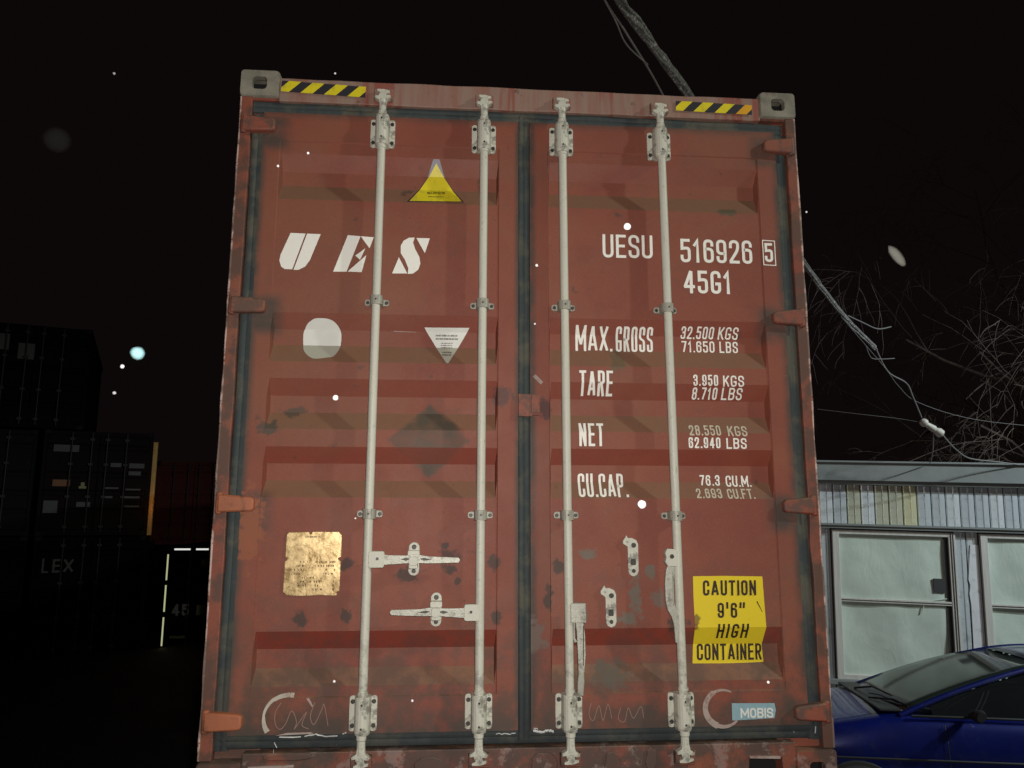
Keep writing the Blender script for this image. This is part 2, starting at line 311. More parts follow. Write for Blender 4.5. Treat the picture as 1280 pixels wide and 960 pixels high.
def fillet(pts, rmax):
    out = []
    n = len(pts)
    for i, p in enumerate(pts):
        if len(p) < 3 or i in (0, n-1): out.append(Vector(p[:2])); continue
        a, b, c = Vector(pts[i-1][:2]), Vector(p[:2]), Vector(pts[i+1][:2])
        r = min(rmax, (a-b).length * (.5 if len(pts[i-1]) > 2 else 1), (c-b).length * (.5 if len(pts[i+1]) > 2 else 1))
        u = (a-b).normalized(); v = (c-b).normalized(); p0 = b + u*r; p1 = b + v*r
        for k in range(6):
            t = k/5; q = (1-t)**2 * p0 + 2*t*(1-t) * b + t*t * p1
            q = q.lerp(p0.lerp(p1, t), -.12 * 4*t*(1-t)) if False else q
            out.append(q)
    res = [out[0]]
    for q in out[1:]:
        if (q - res[-1]).length > 1e-5: res.append(q)
    return res
def ribbon(P, t, closed=False, cap=False):
    """list of quads covering a polyline drawn with width t"""
    P = [p.copy() for p in P]
    if not closed and cap:
        P[0] = P[0] - (P[1]-P[0]).normalized()*t*.5; P[-1] = P[-1] + (P[-1]-P[-2]).normalized()*t*.5
    n = len(P); L = []; Rr = []
    for i in range(n):
        if i > 0: d0 = (P[i]-P[i-1]).normalized()
        if i < n-1: d1 = (P[i+1]-P[i]).normalized()
        if i == 0: d0 = (P[-1]-P[-2]).normalized() if closed else d1
        if i == n-1: d1 = (P[1]-P[0]).normalized() if closed else d0
        n0 = Vector((-d0.y, d0.x)); n1 = Vector((-d1.y, d1.x)); mv = (n0+n1)
        mv = mv.normalized() if mv.length > .01 else n0
        k = min(1/max(.3, mv.dot(n0)), 2.2); L.append(P[i] + mv*t*.5*k); Rr.append(P[i] - mv*t*.5*k)
    return [(L[i], Rr[i], Rr[i+1], L[i+1]) for i in range(n-1)]
def text_quads(s, x0, x1, z0, z1, t, gap=.9, shear=0.0, drop=0.0, cond=None):
    """quads (2-D) of the string s fitted in the box; t = stroke width"""
    t *= .84; gw = sum(GL[c][0] for c in s); g = gap
    # width = gw*u + (len)*t + (len-1)*g*t ; solve for the glyph unit u
    u = ((x1-x0) - len(s)*t - (len(s)-1)*g*t) / max(gw, .01); H = z1 - z0 - t; out = []; x = x0
    for c in s:
        wd, strokes = GL[c]; W = wd * u
        for st in strokes:
            pts = [(x + t/2 + (p[0] * W if wd else 0), z0 + t/2 + p[1]*H) + tuple(p[2:]) for p in st]
            P = fillet(pts, max(W, .0001) * .5)
            out.append([tuple(Vector((q.x + (q.y-z0)*shear, q.y - drop*(q.x-x0))) for q in quad) for quad in ribbon(P, t, (P[0]-P[-1]).length < 1e-5, True)])
        x += W + t + g*t
    return out

# ------------------------------------------------------------------ door surface (container space: x across, y in, z up from the underside)
INS, DEP = .004, .038
REC = [(2.53, 2.462, 2.400, 2.325), (1.835, 1.773, 1.706, 1.631), (1.562, 1.495, 1.427, 1.356), (1.286, 1.221, 1.153, 1.085), (.577, .507, .436, .376)]
PZ0, PZ1 = .335, 2.585
BREAKS = sorted({z for r in REC for z in r})
def depth(z):
    for a, b, c, d in REC:
        if d <= z <= a:
            if z > b: return DEP * (a-z)/(a-b)
            if z < c: return DEP * (z-d)/(c-d)
            return DEP
    return 0.0
def conform(mb_quads, name, mat, parent, off=.0008, label=None, extra=None, flat=None):
    """flat 2-D polygons laid on the pressed door sheet, following its folds"""
    bm = bmesh.new(); k = 0
    for st in mb_quads:
        for q in st:
            vs = [bm.verts.new((p[0], k * .00022, p[1])) for p in q]
            try: bm.faces.new(vs)
            except ValueError: pass
        k += 1
    if flat is None:
        for z in BREAKS: bmesh.ops.bisect_plane(bm, geom=bm.verts[:] + bm.edges[:] + bm.faces[:], plane_co=(0,0,z), plane_no=(0,0,1))
    for v in bm.verts: v.co.y = (INS + depth(v.co.z) if flat is None else flat) - off - v.co.y
    bmesh.ops.recalc_face_normals(bm, faces=bm.faces)
    for f in bm.faces:
        if f.normal.y > 0: f.normal_flip()
    me = bpy.data.meshes.new(name); bm.to_mesh(me); bm.free(); me.materials.append(M[mat])
    o = bpy.data.objects.new(name, me); COL.objects.link(o); o.parent = parent
    if label: o['label'] = label
    return o
def ptc(x, z, d=0.0):      # correct a measurement taken on the front plane for a surface d further back
    k = d / 3.113; return (x + (x + .294)*k, z + (z - 1.023)*k)

box_root = thing('shipping_container', 'large red-brown shipping container with white locking rods and UES on its door', 'shipping container', (0, 0, ZB))
# --- doors
def door(x0, x1, r0, r1, mat, label):
    xs = [x0, r0, r0+.003, r0+.010, r1-.010, r1-.003, r1, x1]
    zs = [.205, PZ0, PZ0+.004] + BREAKS + [PZ1-.004, PZ1, 2.712]
    def Y(i, z):
        if i in (0, 1, 6, 7) or z <= PZ0 or z >= PZ1: return 0.0
        if i in (2, 5): return INS
        return INS + depth(z)
    mb = MB(); nx = len(xs); vs = [(x, Y(i, z), z) for z in zs for i, x in enumerate(xs)]; fs = []
    # the end walls start a little inside so that the folded corner is a real slope
    for j in range(len(zs)-1):
        for i in range(nx-1): a = j*nx+i; fs.append((a, a+1, a+nx+1, a+nx))
    mb.add(vs, fs)
    n = len(mb.v)
    mb.box(x0, x1, .060, .064, .205, 2.712)        # inner face of the leaf
    for a, b in ((x0, x0), (x1, x1)): mb.add([(a,0,.205),(a,.06,.205),(a,.06,2.712),(a,0,2.712)], [(0,1,2,3)])
    mb.add([(x0,0,.205),(x1,0,.205),(x1,.06,.205),(x0,.06,.205)], [(0,1,2,3)]); mb.add([(x0,0,2.712),(x1,0,2.712),(x1,.06,2.712),(x0,.06,2.712)], [(0,1,2,3)])
    return mb.build('door', mat, box_root, label=label)
DL = door(-1.118, -.030, -1.045, -.112, 'doorL', 'left door leaf with U E S lettering, brass plate and round white sticker')
DR = door(.020, 1.122, .098, 1.037, 'doorR', 'right door leaf with the container number and weights lettered in white')
# --- gaskets
def lumpy_strip(path, w, dpt, name, seed=0, parent=box_root, mat='gasket'):
    """half-round rubber strip along a polyline of (x,z), slightly uneven"""
    mb = MB(); P = [Vector(p) for p in path]; pts = []
    for a, b in zip(P[:-1], P[1:]):
        k = max(2, int((b-a).length/.04)); pts += [a.lerp(b, i/k) for i in range(k)]
    pts.append(P[-1]); vs = []; fs = []; prof = [(-.5, .4), (-.44, -.2), (-.25, -.55), (-.08, -.5), (.02, -.3), (.10, -.55), (.34, -.6), (.47, -.25), (.5, .4)]; n = len(prof)
    for i, p in enumerate(pts):
        t = (pts[min(i+1, len(pts)-1)] - pts[max(i-1, 0)]).normalized(); nn = Vector((-t.y, t.x))
        j = mnoise.noise(Vector((p.x*5, p.y*5, seed)))
        for a, b in prof:
            q = p + nn*(a*w*(1+.12*j)) + nn*(.0025*j); vs.append((q.x, .012 + b*dpt*(1+.3*j), q.y))
    for i in range(len(pts)-1):
        for k in range(n-1): fs.append((i*n+k, i*n+k+1, (i+1)*n+k+1, (i+1)*n+k))
    mb.add(vs, fs); o = mb.build(name, mat, parent, smooth=True); return o
lumpy_strip([(-1.142, .15), (-1.138, 1.5), (-1.136, 2.70)], .056, .012, 'door_gasket', 1)
lumpy_strip([(1.148, .15), (1.145, 1.5), (1.142, 2.70)], .054, .012, 'door_gasket', 2)
lumpy_strip([(-.005, .17), (-.006, 2.74)], .054, .016, 'door_gasket', 3)
lumpy_strip([(-1.165, 2.738), (0, 2.736), (1.16, 2.727)], .052, .013, 'door_gasket', 4)
lumpy_strip([(-1.165, .180), (1.165, .178)], .052, .010, 'door_gasket', 5)
# --- frame: corner posts, header, sill
def wob_box(x0, x1, y0, y1, z0, z1, axis, amp, mat, name, seed, step=.05, **k):
    """long box with battered, slightly wavy outline"""
    mb = MB(); L = (x1-x0) if axis == 0 else (z1-z0); n = max(2, int(L/step)); vs = []; fs = []
    for i in range(n+1):
        t = i/n; e = 0 if i in (0, n) else 1
        def j(q): return amp * e * mnoise.noise(Vector((t*L*7, seed + q*3.1, q)))
        if axis == 0:
            x = x0 + L*t; vs += [(x, y0+j(1), z0+j(2)), (x, y1, z0+j(2)), (x, y1, z1+j(4)), (x, y0+j(1), z1+j(4))]
        else:
            z = z0 + L*t; vs += [(x0+j(1), y0+j(2), z), (x1+j(3), y0+j(2), z), (x1+j(3), y1, z), (x0+j(1), y1, z)]
    for i in range(n):
        for q in range(4): a = i*4+q; b = i*4+(q+1) % 4; fs.append((a, b, b+4, a+4))
    fs += [(3,2,1,0), (n*4, n*4+1, n*4+2, n*4+3)]
    mb.add(vs, fs); return mb.build(name, mat, box_root, .004, **k)
wob_box(-1.219, -1.168, -.008, .14, .118, 2.778, 2, .004, 'frame', 'corner_post', 1)
wob_box(1.172, 1.219, -.008, .14, .118, 2.778, 2, .004, 'frame', 'corner_post', 2)
wob_box(-1.057, 1.057, -.010, .10, 2.760, 2.866, 0, .004, 'header', 'door_header', 3)
def sill():
    mb = MB()
    P = [(-1.057, .145), (-1.057, .003), (-1.022, .003), (-1.022, .093), (-.872, .097), (-.860, .003), (.862, .003), (.872, .093), (1.000, .088), (1.006, .003), (1.057, .003), (1.057, .145)]
    mb.prism(P, -.012, .12); mb.box(-1.022, -.862, .06, .07, .003, .1, 1); mb.box(.862, 1.004, .06, .07, .003, .1, 1)
    mb.box(-1.057, 1.057, .035, .10, .147, .205, 1)  # black backing paints the shade in the gap under the gasket
    o = mb.build('door_sill', ['sill', 'black'], box_root, .004)
    lp = MB(); lp.prism([(-1.03, .101), (-.865, .105), (-.865, .096), (-1.03, .092)], -.022, -.011); lp.build('sill_lip', 'ringpale', o)
    lp = MB(); lp.prism([(.868, .100), (.99, .097), (.99, .088), (.868, .092)], -.022, -.011); lp.build('sill_lip', 'ringpale', o)
sill()
def casting(x0, x1, z0, z1, mat='casting'):
    mb = MB(); y0 = -.016; y1 = .155; cx, cz = (x0+x1)/2, (z0+z1)/2
    out = rrect(x0, x1, z0, z1, .016, 5); n = len(out); hx, hz, r = .031, .029, .017
    inn = rrect(cx-hx, cx+hx, cz-hz, cz+hz, r, 5)
    vs = [(x, y0, z) for x, z in out] + [(x, y0, z) for x, z in inn] + [(x, y0+.03, z) for x, z in inn] + [(x, y0+.008, z) for x, z in out]
    # round the outer rim: shrink the front ring a little
    for i, (x, z) in enumerate(out): vs[i] = (cx + (x-cx)*.955, y0, cz + (z-cz)*.94)
    vs += [(x, y1, z) for x, z in out]; fs = []
    for i in range(n):
        j = (i+1) % n
        fs += [(i, j, n+j, n+i), (n+i, n+j, 2*n+j, 2*n+i), (3*n+i, 3*n+j, j, i), (4*n+i, 4*n+j, 3*n+j, 3*n+i)]
    fs.append(tuple(range(5*n-1, 4*n-1, -1)))
    mb.add(vs, fs); mb.box(cx-.045, cx+.045, y0+.09, y0+.092, cz-.045, cz+.045, 1)
    mb.box(cx-.06, cx-.045, y0+.031, y0+.1, cz-.045, cz+.045, 1); mb.box(cx+.045, cx+.06, y0+.031, y0+.1, cz-.045, cz+.045, 1)
    return mb.build('corner_casting', [mat, 'black'], box_root, smooth=True)
casting(-1.222, -1.057, 2.776, 2.898); casting(1.057, 1.222, 2.776, 2.898); casting(-1.222, -1.057, -.03, .115, 'sill'); casting(1.057, 1.222, -.03, .115, 'sill')
# fillers beside the castings and behind the posts
mb = MB(); mb.box(-1.168, -1.057, .0, .12, 2.764, 2.778); mb.box(1.057, 1.172, .0, .12, 2.764, 2.778); mb.box(-1.168, -1.0, .03, .12, .118, .21); mb.box(1.0, 1.172, .03, .12, .118, .21)
mb.box(-1.168, -1.12, .03, .1, .21, 2.764); mb.box(1.123, 1.172, .03, .1, .21, 2.764); mb.box(-1.12, 1.123, .03, .1, 2.713, 2.7595); mb.box(-.030, .020, .03, .06, .2, 2.75)
mb.build('door_frame', 'frame', box_root)
# --- long body: corrugated side walls, roof, floor (13.7 m long)
def body():
    for sx in (-1, 1):
        mb = MB(); vs = []; fs = []; y = .14; prof = []
        while y < 13.5:
            prof += [(1.205, y), (1.205, y+.07), (1.175, y+.11), (1.175, y+.18)]; y += .22
        for x, yy in prof: vs += [(sx*x, yy, .12), (sx*x, yy, 2.80)]
        for i in range(len(prof)-1): fs.append((2*i, 2*i+2, 2*i+3, 2*i+1))
        mb.add(vs, fs); mb.box(sx*1.219 if sx < 0 else 1.16, -1.16 if sx < 0 else 1.219, .155, 13.6, .0, .13); mb.box(sx*1.219 if sx < 0 else 1.16, -1.16 if sx < 0 else 1.219, .155, 13.6, 2.80, 2.868)
        mb.build('side_wall', 'side', box_root)
    mb = MB(); mb.box(-1.155, 1.155, .101, 13.6, 2.845, 2.862); mb.build('roof', 'side', box_root)
    mb = MB(); mb.box(-1.155, 1.155, .121, 13.6, .03, .10); mb.box(-1.155, 1.155, 13.6, 13.7, .0, 2.868); mb.build('floor_frame', 'side', box_root)
body()
# --- hinges
def hinge(side, z, mat, w0=1.200, w1=1.062, round_=False):
    mb = MB(); h = .036
    if side < 0: P = [(-w0, z-h), (-w1-.012, z-h*.86), (-w1, z-h*.66), (-w1, z+h*.5), (-w1-.012, z+h*.68), (-w0, z+h)]
    else: P = [(w0-.012, z+h), (w1+.012, z+h*.66), (w1-.002, z+h*.4), (w1-.002, z-h*.6), (w1+.012, z-h*.8), (w0-.012, z-h)]
    mb.prism(P, -.030, .010)
    xp = -1.196 if side < 0 else 1.190
    mb.tube([(xp, -.014, z-h-.006), (xp, -.014, z+h+.006)], .014, 10)
    return mb.build('hinge', mat, DL if side < 0 else DR, .007, smooth=True)
for i, z in enumerate(HZ):
    hinge(-1, z + (.006 if i == 3 else 0), 'hinge' if i > 1 else 'hingeO'); hinge(1, z - .004, 'hinge')
mb = MB(); mb.prism([(-.030, 1.428), (-.030, 1.508), (.058, 1.506), (.058, 1.420), (.028, 1.420), (.026, 1.414), (-.030, 1.414)], -.016, -.0005); mb.box(.022, .058, -.021, -.016, 1.428, 1.506)
mb.build('overlap_bracket', 'hinge', DR, .003)

# --- locking rods, brackets, cams
RODS = [(-.613, -.618, DL), (-.180, -.182, DL), (.157, .166, DR), (.590, .607, DR)]
YR = -.046
def big_bracket(zc, up_=1):
    """bearing block: flanged plate, hump over the rod, four dark bolts"""
    mb = MB(); h = .064
    mb.prism(rrect(-.052, -.026, -h, h, .010, 3), -.010, -.0008); mb.prism(rrect(.026, .052, -h, h, .010, 3), -.010, -.0008)
    vs = []; fs = []; n = 9; prof = [(-.030, -.004), (-.030, -.030)] + [(-.028*math.cos(PI*k/(n-1)), -.045 - .027*math.sin(PI*k/(n-1))) for k in range(n)] + [(.030, -.030), (.030, -.004)]
    for zz, s in ((-h-.003, .92), (-h+.006, 1), (h-.006, 1), (h+.003, .92)): vs += [(x*s, y*s, zz) for x, y in prof]
    q = len(prof)
    for j in range(3):
        for i in range(q-1): fs.append((j*q+i, j*q+i+1, (j+1)*q+i+1, (j+1)*q+i))
    fs += [tuple(range(q)), tuple(range(4*q-1, 3*q-1, -1))]
    mb.add(vs, fs)
    for sx in (-1, 1):
        for sz in (-1, 1): mb.disc(sx*.0395, -.010, sz*.043, .0085, .004, 1)
    for sz in (-1, 1): mb.disc(0, -.071, sz*.042, .0045, .002, 1, 8)
    return mb
def mid_guide():
    mb = MB(); h = .013
    mb.prism(rrect(-.050, .050, -h, h, .009, 3), -.008, -.0008)
    vs = []; fs = []; n = 9; prof = [(-.026, -.004), (-.026, -.03)] + [(-.025*math.cos(PI*k/(n-1)), -.045 - .024*math.sin(PI*k/(n-1))) for k in range(n)] + [(.026, -.03), (.026, -.004)]
    q = len(prof)
    for zz in (-h-.006, h+.006): vs += [(x, y, zz) for x, y in prof]
    for i in range(q-1): fs.append((i, i+1, q+i+1, q+i))
    fs += [tuple(range(q)), tuple(range(2*q-1, q-1, -1))]
    mb.add(vs, fs)
    for sx in (-1, 1): mb.disc(sx*.038, -.008, -.001, .0075, .003, 1)
    mb.disc(0, -.069, .0, .004, .002, 1, 8)
    return mb
def cam_end(up_):
    """forked cam at the rod end, its shaft and the keeper welded to the frame"""
    s = up_; mb = MB()
    mb.tube([(0, YR, s*0), (0, YR, s*.022), (0, YR, s*.026), (0, YR, s*.075)], [.019, .019, .0155, .0165], 12)
    P = [(-.014, .055), (-.016, .070), (-.034, .080), (-.033, .090), (-.019, .088), (-.016, .098), (-.010, .104), (-.026, .112), (-.025, .119), (.004, .119), (.028, .113), (.030, .104), (.015, .102), (.014, .092), (.032, .093), (.034, .084), (.018, .074), (.014, .055)]
    mb.prism([(x, s*z) for x, z in P], YR-.012, YR+.016)
    return mb
srcs = {}
def inst(key, mbf, name, mats, parent, loc, bevel=.0015, rot=(0,0,0), smooth=False):
    if key not in srcs:
        o = mbf().build(name, mats, parent, bevel, smooth); srcs[key] = o
    else:
        o = srcs[key].copy(); COL.objects.link(o); o.parent = parent
    o.location = loc; o.rotation_euler = rot; return o
for k, (xt, xb, D) in enumerate(RODS):
    mb = MB(); mb.tube([(xt, YR, 2.70), (xt*.7+xb*.3, YR-.001, 1.9), (xt*.3+xb*.7, YR+.001, 1.0), (xb, YR, .20)], .0172, 16)
    mb.tube([(xt, YR, 2.542), (xt, YR, 2.552)], .0205, 14); mb.tube([(xb, YR, .352), (xb, YR, .362)], .0205, 14)
    rod = mb.build('locking_rod', 'white', D, smooth=True)
    zt = (2.627, 2.620, 2.622, 2.617)[k]; zl = (.279, .279, .275, .272)[k]; dz = (0, -.004, -.004, -.006)[k]
    inst('bb', lambda: big_bracket(0), 'rod_bracket', ['white', 'bolt'], D, (xt, 0, zt), .0012)
    inst('bb', None, 'rod_bracket', None, D, (xb, 0, zl))
    inst('mg', mid_guide, 'rod_guide', ['galv', 'bolt'], D, (xt*.7+xb*.3, 0, 1.880+dz), .001)
    inst('mg', None, 'rod_guide', None, D, (xt*.3+xb*.7, 0, 1.022+dz))
    inst('cu', lambda: cam_end(1), 'cam_end', 'white', D, (xt, 0, zt+.062), .0015)
    inst('cl', lambda: cam_end(-1), 'cam_end', 'white', D, (xb, 0, zl-.062), .0015)
    # keepers on header and sill
    def keeper(s):
        mb = MB(); mb.box(-.038, -.020, -.046, -.0125, *(sorted((s*.085, s*.125)))); mb.box(.020, .040, -.046, -.0125, *(sorted((s*.082, s*.122)))); mb.box(-.038, .040, -.030, -.0125, *(sorted((s*.122, s*.135))))
        return mb
    inst('ku', lambda: keeper(1), 'cam_keeper', 'header', box_root, (xt, 0, zt+.062), .003)
    inst('kl', lambda: keeper(-1), 'cam_keeper', 'sill', box_root, (xb, 0, zl-.062), .003)
# --- handles
def handle_left(x0, x1, z0, z1, sgn, xr, zr, D):
    mb = MB()   # hub plate clamped to the rod
    a, b = sorted((x0 - sgn*.008, x0 + sgn*.052)); mb.prism(rrect(a, b, z0-.030, z0+.032, .008, 3), -.064, -.034)
    pc = x0 + sgn*.026; hub = mb.build('handle_hub', 'white', D, .002)
    L = abs(x1-x0); mb = MB(); s = sgn
    X = lambda t: x0 + s*(.035 + (L-.035)*t); Z = lambda t: z0 + (z1-z0)*t
    P = [(X(0), Z(0)+.021), (X(.12), Z(.12)+.017), (X(.33), Z(.33)+.016), (X(.42), Z(.42)+.020), (X(.52), Z(.52)+.018), (X(.62), Z(.62)+.013), (X(1), Z(1)+.009), (X(1)+s*.006, Z(1)), (X(1), Z(1)-.010),
         (X(.62), Z(.62)-.013), (X(.4), Z(.4)-.012), (X(.2), Z(.2)-.016), (X(0), Z(0)-.020)]
    mb.prism(P, -.060, -.048)
    mb.prism([(X(.26), Z(.26)+.002), (X(.33), Z(.33)+.008), (X(.40), Z(.40)+.004), (X(.33), Z(.33)-.004)], -.0612, -.060, 1)
    mb.prism([(X(.50), Z(.5)+.004), (X(.56), Z(.56)+.008), (X(.66), Z(.66)+.001), (X(.56), Z(.56)-.003)], -.0612, -.060, 1)
    mb.disc(pc, -.064, z0+.004, .006, .003, 2); mb.build('handle_bar', ['steel', 'bolt', 'pin'], D, .002)
    mb = MB(); mb.prism(rrect(xr-.021, xr+.021, zr-.064, zr+.064, .0205, 5), -.012, -.0008)
    mb.prism(rrect(xr-.023, xr+.023, zr+.010, zr+.034, .006, 3), -.046, -.010); mb.prism(rrect(xr-.017, xr+.017, zr-.022, zr+.012, .010, 3), -.072, -.060)
    mb.prism(rrect(xr-.017, xr+.017, zr-.034, zr-.018, .005, 3), -.068, -.010)
    mb.disc(xr, -.012, zr+.046, .0095, .005, 1); mb.disc(xr, -.012, zr-.046, .0085, .005, 1)
    mb.build('handle_retainer', ['white', 'bolt'], D, .002)
handle_left(-.603, -.266, .848, .846, 1, -.440, .848, DL); handle_left(-.190, -.519, .648, .652, -1, -.350, .656, DL)
def bar_path(path, w, D, mat='steel', y=-.066):
    P = [Vector(p) for p in path]; ws = w; L = []; Rr = []
    for i, p in enumerate(P):
        t = (P[min(i+1, len(P)-1)] - P[max(i-1, 0)]).normalized(); n = Vector((-t.y, t.x)); L.append(p + n*ws[i]/2); Rr.append(p - n*ws[i]/2)
    mb = MB(); vs = []; fs = []; n = len(P)
    for i in range(n): vs += [(L[i].x, y, L[i].y), (Rr[i].x, y, Rr[i].y), (Rr[i].x, y+.014, Rr[i].y), (L[i].x, y+.014, L[i].y)]
    for i in range(n-1):
        for q in range(4): a = i*4+q; b = i*4+(q+1) % 4; fs.append((a, b, b+4, a+4))
    fs += [(3,2,1,0), (4*n-4, 4*n-3, 4*n-2, 4*n-1)]; mb.add(vs, fs); return mb.build('handle_bar', mat, D, .003)
mb = MB(); mb.prism([(.598, .885), (.556, .888), (.547, .872), (.552, .852), (.546, .838), (.556, .822), (.598, .818)], -.068, -.036); mb.disc(.573, -.068, .858, .009, .003, 1); mb.build('handle_hub', ['white', 'bolt'], DR, .003)
bar_path([(.572, .822), (.566, .80), (.560, .75), (.560, .69), (.566, .66), (.580, .63), (.584, .60), (.585, .56), (.585, .530)], [.030, .036, .034, .032, .034, .028, .020, .017, .015], DR)
bar_path([(.576, .80), (.575, .67)], [.005, .005], DR, 'galv', -.0685)
mb = MB(); mb.prism(rrect(.168, .228, .608, .682, .005, 3), -.070, -.038); mb.build('handle_hub', 'steel', DR, .003)
bar_path([(.203, .610), (.208, .56), (.210, .49), (.208, .43), (.206, .425)], [.030, .032, .030, .024, .020], DR)
bar_path([(.207, .428), (.206, .39), (.202, .34)], [.022, .026, .024], DR, 'galv')
bar_path([(.184, .612), (.183, .55), (.190, .535)], [.006, .008, .012], DR, 'steel', -.060)
bar_path([(.218, .600), (.215, .45)], [.004, .004], DR, 'bolt', -.0672)
def hook(x, z):
    mb = MB()
    P = [(-.004, .075), (.014, .066), (.021, .052), (.021, -.056), (.014, -.070), (0, -.076), (-.014, -.070), (-.021, -.056), (-.021, .038), (-.030, .046), (-.040, .052), (-.040, .064), (-.032, .074), (-.026, .086), (-.020, .074)]
    mb.prism(P, -.014, -.001); mb.disc(.002, -.014, .046, .010, .005, 1); mb.disc(0, -.014, -.054, .008, .005, 1); mb.prism(rrect(-.011, .010, -.032, -.008, .003, 2), -.016, -.0139, 1)
    mb.prism(rrect(-.018, .018, -.006, .000, .002, 2), -.024, -.0139)
    o = mb.build('handle_retainer', ['white', 'bolt'], DR, .0015); o.location = (x, INS, z)
hook(.432, .853); hook(.338, .658)

# --- lettering
def word(s, x0, x1, z0, z1, t, D=DR, mat='letter', d=0.0, gap=.9, shear=0.0, flat=None, off=.0008, name='lettering', drop=0.0):
    (x0, z0), (x1, z1) = ptc(x0, z0, d), ptc(x1, z1, d)
    return conform(text_quads(s, x0, x1, z0, z1, t, gap, shear, drop), name, mat, D, off, flat=flat)
word('UESU', .334, .552, 2.106, 2.210, .0145); word('516926', .674, .992, 2.094, 2.200, .0155)
word('5', 1.047, 1.084, 2.104, 2.190, .0135, flat=0.0); word('45G1', .684, .892, 1.956, 2.058, .0160)
q = [Vector(p) for p in ((1.0405, 2.091), (1.0405, 2.202), (1.094, 2.200), (1.094, 2.089), (1.0405, 2.091))]
conform([ribbon(q, .004, True)], 'number_frame', 'letter', DR, .0008, flat=0.0)
word('MAX.', .214, .371, 1.698, 1.805, .0125, d=.02, gap=.7); word('GROSS', .386, .545, 1.698, 1.803, .0115, d=.02, gap=.8)
word('TARE', .221, .361, 1.504, 1.607, .0125, d=.03, gap=.7); word('NET', .219, .321, 1.295, 1.391, .0125, d=.02, mat='letter', gap=.8); word('CU.CAP.', .216, .420, 1.090, 1.186, .0115, d=.02, gap=.75)
for args in [('32.500', .666, .808, 1.757, 1.812, .0078, 'letter', .02, .06), ('KGS', .828, .915, 1.757, 1.812, .0078, 'letter', .02, .06),
             ('71.650', .664, .806, 1.695, 1.750, .0078, 'letter', .038, 0), ('LBS', .828, .908, 1.695, 1.750, .0078, 'letter', .038, 0),
             ('3.950', .708, .814, 1.552, 1.605, .0078, 'letter', .005, 0), ('KGS', .836, .926, 1.550, 1.603, .0078, 'letter', .005, 0),
             ('8.710', .700, .806, 1.494, 1.548, .0078, 'letter', .028, .06), ('LBS', .826, .914, 1.494, 1.548, .0078, 'letter', .028, .06),
             ('28.550', .676, .808, 1.340, 1.390, .0074, 'letter_old', .03, .04), ('KGS', .838, .920, 1.338, 1.388, .0074, 'letter_old', .03, .04),
             ('62.940', .678, .812, 1.290, 1.341, .0078, 'letter', .005, 0), ('LBS', .838, .924, 1.288, 1.339, .0078, 'letter', .005, 0),
             ('76.3', .722, .806, 1.136, 1.186, .0076, 'letter', .03, 0), ('CU.M.', .832, .938, 1.132, 1.184, .0076, 'letter', .03, 0),
             ('2.693', .704, .810, 1.085, 1.131, .0070, 'letter_old', .012, 0), ('CU.FT.', .834, .948, 1.083, 1.130, .0070, 'letter_old', .012, 0)]:
    s, x0, x1, z0, z1, t, mt, d, sh = args; word(s, x0, x1, z0+.002, z1-.004, t, DR, mt, d, .8 if 'U' in s else 1.0, sh*.3)
LOGO = {
 'U': [[(-0.9814, 2.1759), (-0.9201, 2.1743), (-0.9673, 2.0182), (-0.9982, 2.0186), (-1.0130, 2.0290), (-1.0213, 2.0552), (-1.0173, 2.0813)], [(-0.9136, 2.1745), (-0.8576, 2.174), (-0.8967, 2.0609), (-0.9157, 2.0309), (-0.9417, 2.0167), (-0.9619, 2.0161)]],
 'E': [[(-0.7461, 2.1727), (-0.6928, 2.1697), (-0.7457, 2.0139), (-0.8004, 2.0125)], [(-0.6926, 2.1697), (-0.6383, 2.1668), (-0.6542, 2.118)], [(-0.6715, 2.1175), (-0.6915, 2.0666), (-0.7116, 2.0843)], [(-0.6662, 2.0878), (-0.6832, 2.0133), (-0.7414, 2.0141)]],
 'S': [[(-0.4677, 2.1708), (-0.4738, 2.1486), (-0.4644, 2.12), (-0.4461, 2.086), (-0.4411, 2.0574), (-0.4493, 2.0309), (-0.4707, 2.0132), (-0.4924, 2.0104), (-0.4909, 2.0355), (-0.5048, 2.0694), (-0.5241, 2.101), (-0.5249, 2.1332), (-0.5134, 2.1555), (-0.4918, 2.1689)], [(-0.46, 2.1687), (-0.4039, 2.1692), (-0.4235, 2.1027)], [(-0.5313, 2.0825), (-0.4947, 2.0126), (-0.5576, 2.0109)]]}
for ch, polys in LOGO.items(): conform([[p] for p in polys], 'logo_letter', 'letter', DL)
# --- stickers and plates
c1 = conform([[[(.677, .776), (.810, .777), (.964, .774), (.966, .70), (.970, .575), (.962, .500), (.966, .436), (.82, .433), (.674, .434), (.679, .51), (.678, .577), (.676, .70)]]], 'warning_sticker', 'yellow', DR, .0012)
for s, x0, x1, z0, z1, t, g, d in (('CAUTION', .715, .934, .700, .760, .0112, .75, 0), ("9'6\"", .772, .884, .613, .672, .0108, 1.0, 0), ('HIGH', .764, .890, .534, .592, .0108, 1.2, .012), ('CONTAINER', .683, .945, .451, .514, .0105, .7, .03)):
    word(s, x0, x1, z0, z1, t, DR, 'ink', d, g, .08 if s == 'HIGH' else .02, off=.0022)
conform([[[(.934, .675), (.938, .678), (.958, .634), (.955, .636)]]], 'sticker_scratch', 'ink', DR, .0022)
conform([[[(.935, .675), (.965, .64), (.965, .776), (.945, .776)]]] if False else [[[(.9375, .672), (.9385, .675), (.946, .655), (.945, .653)]]], 'sticker_scratch', 'ink', DR, .0023)
tri = [(-.500, 2.335), (-.264, 2.345), (-.372, 2.533), (-.396, 2.533)]
conform([[[( -.505, 2.330), (-.262, 2.338), (-.345, 2.455), (-.421, 2.453)]]], 'sticker_backing', 'violet', DL, .0008)
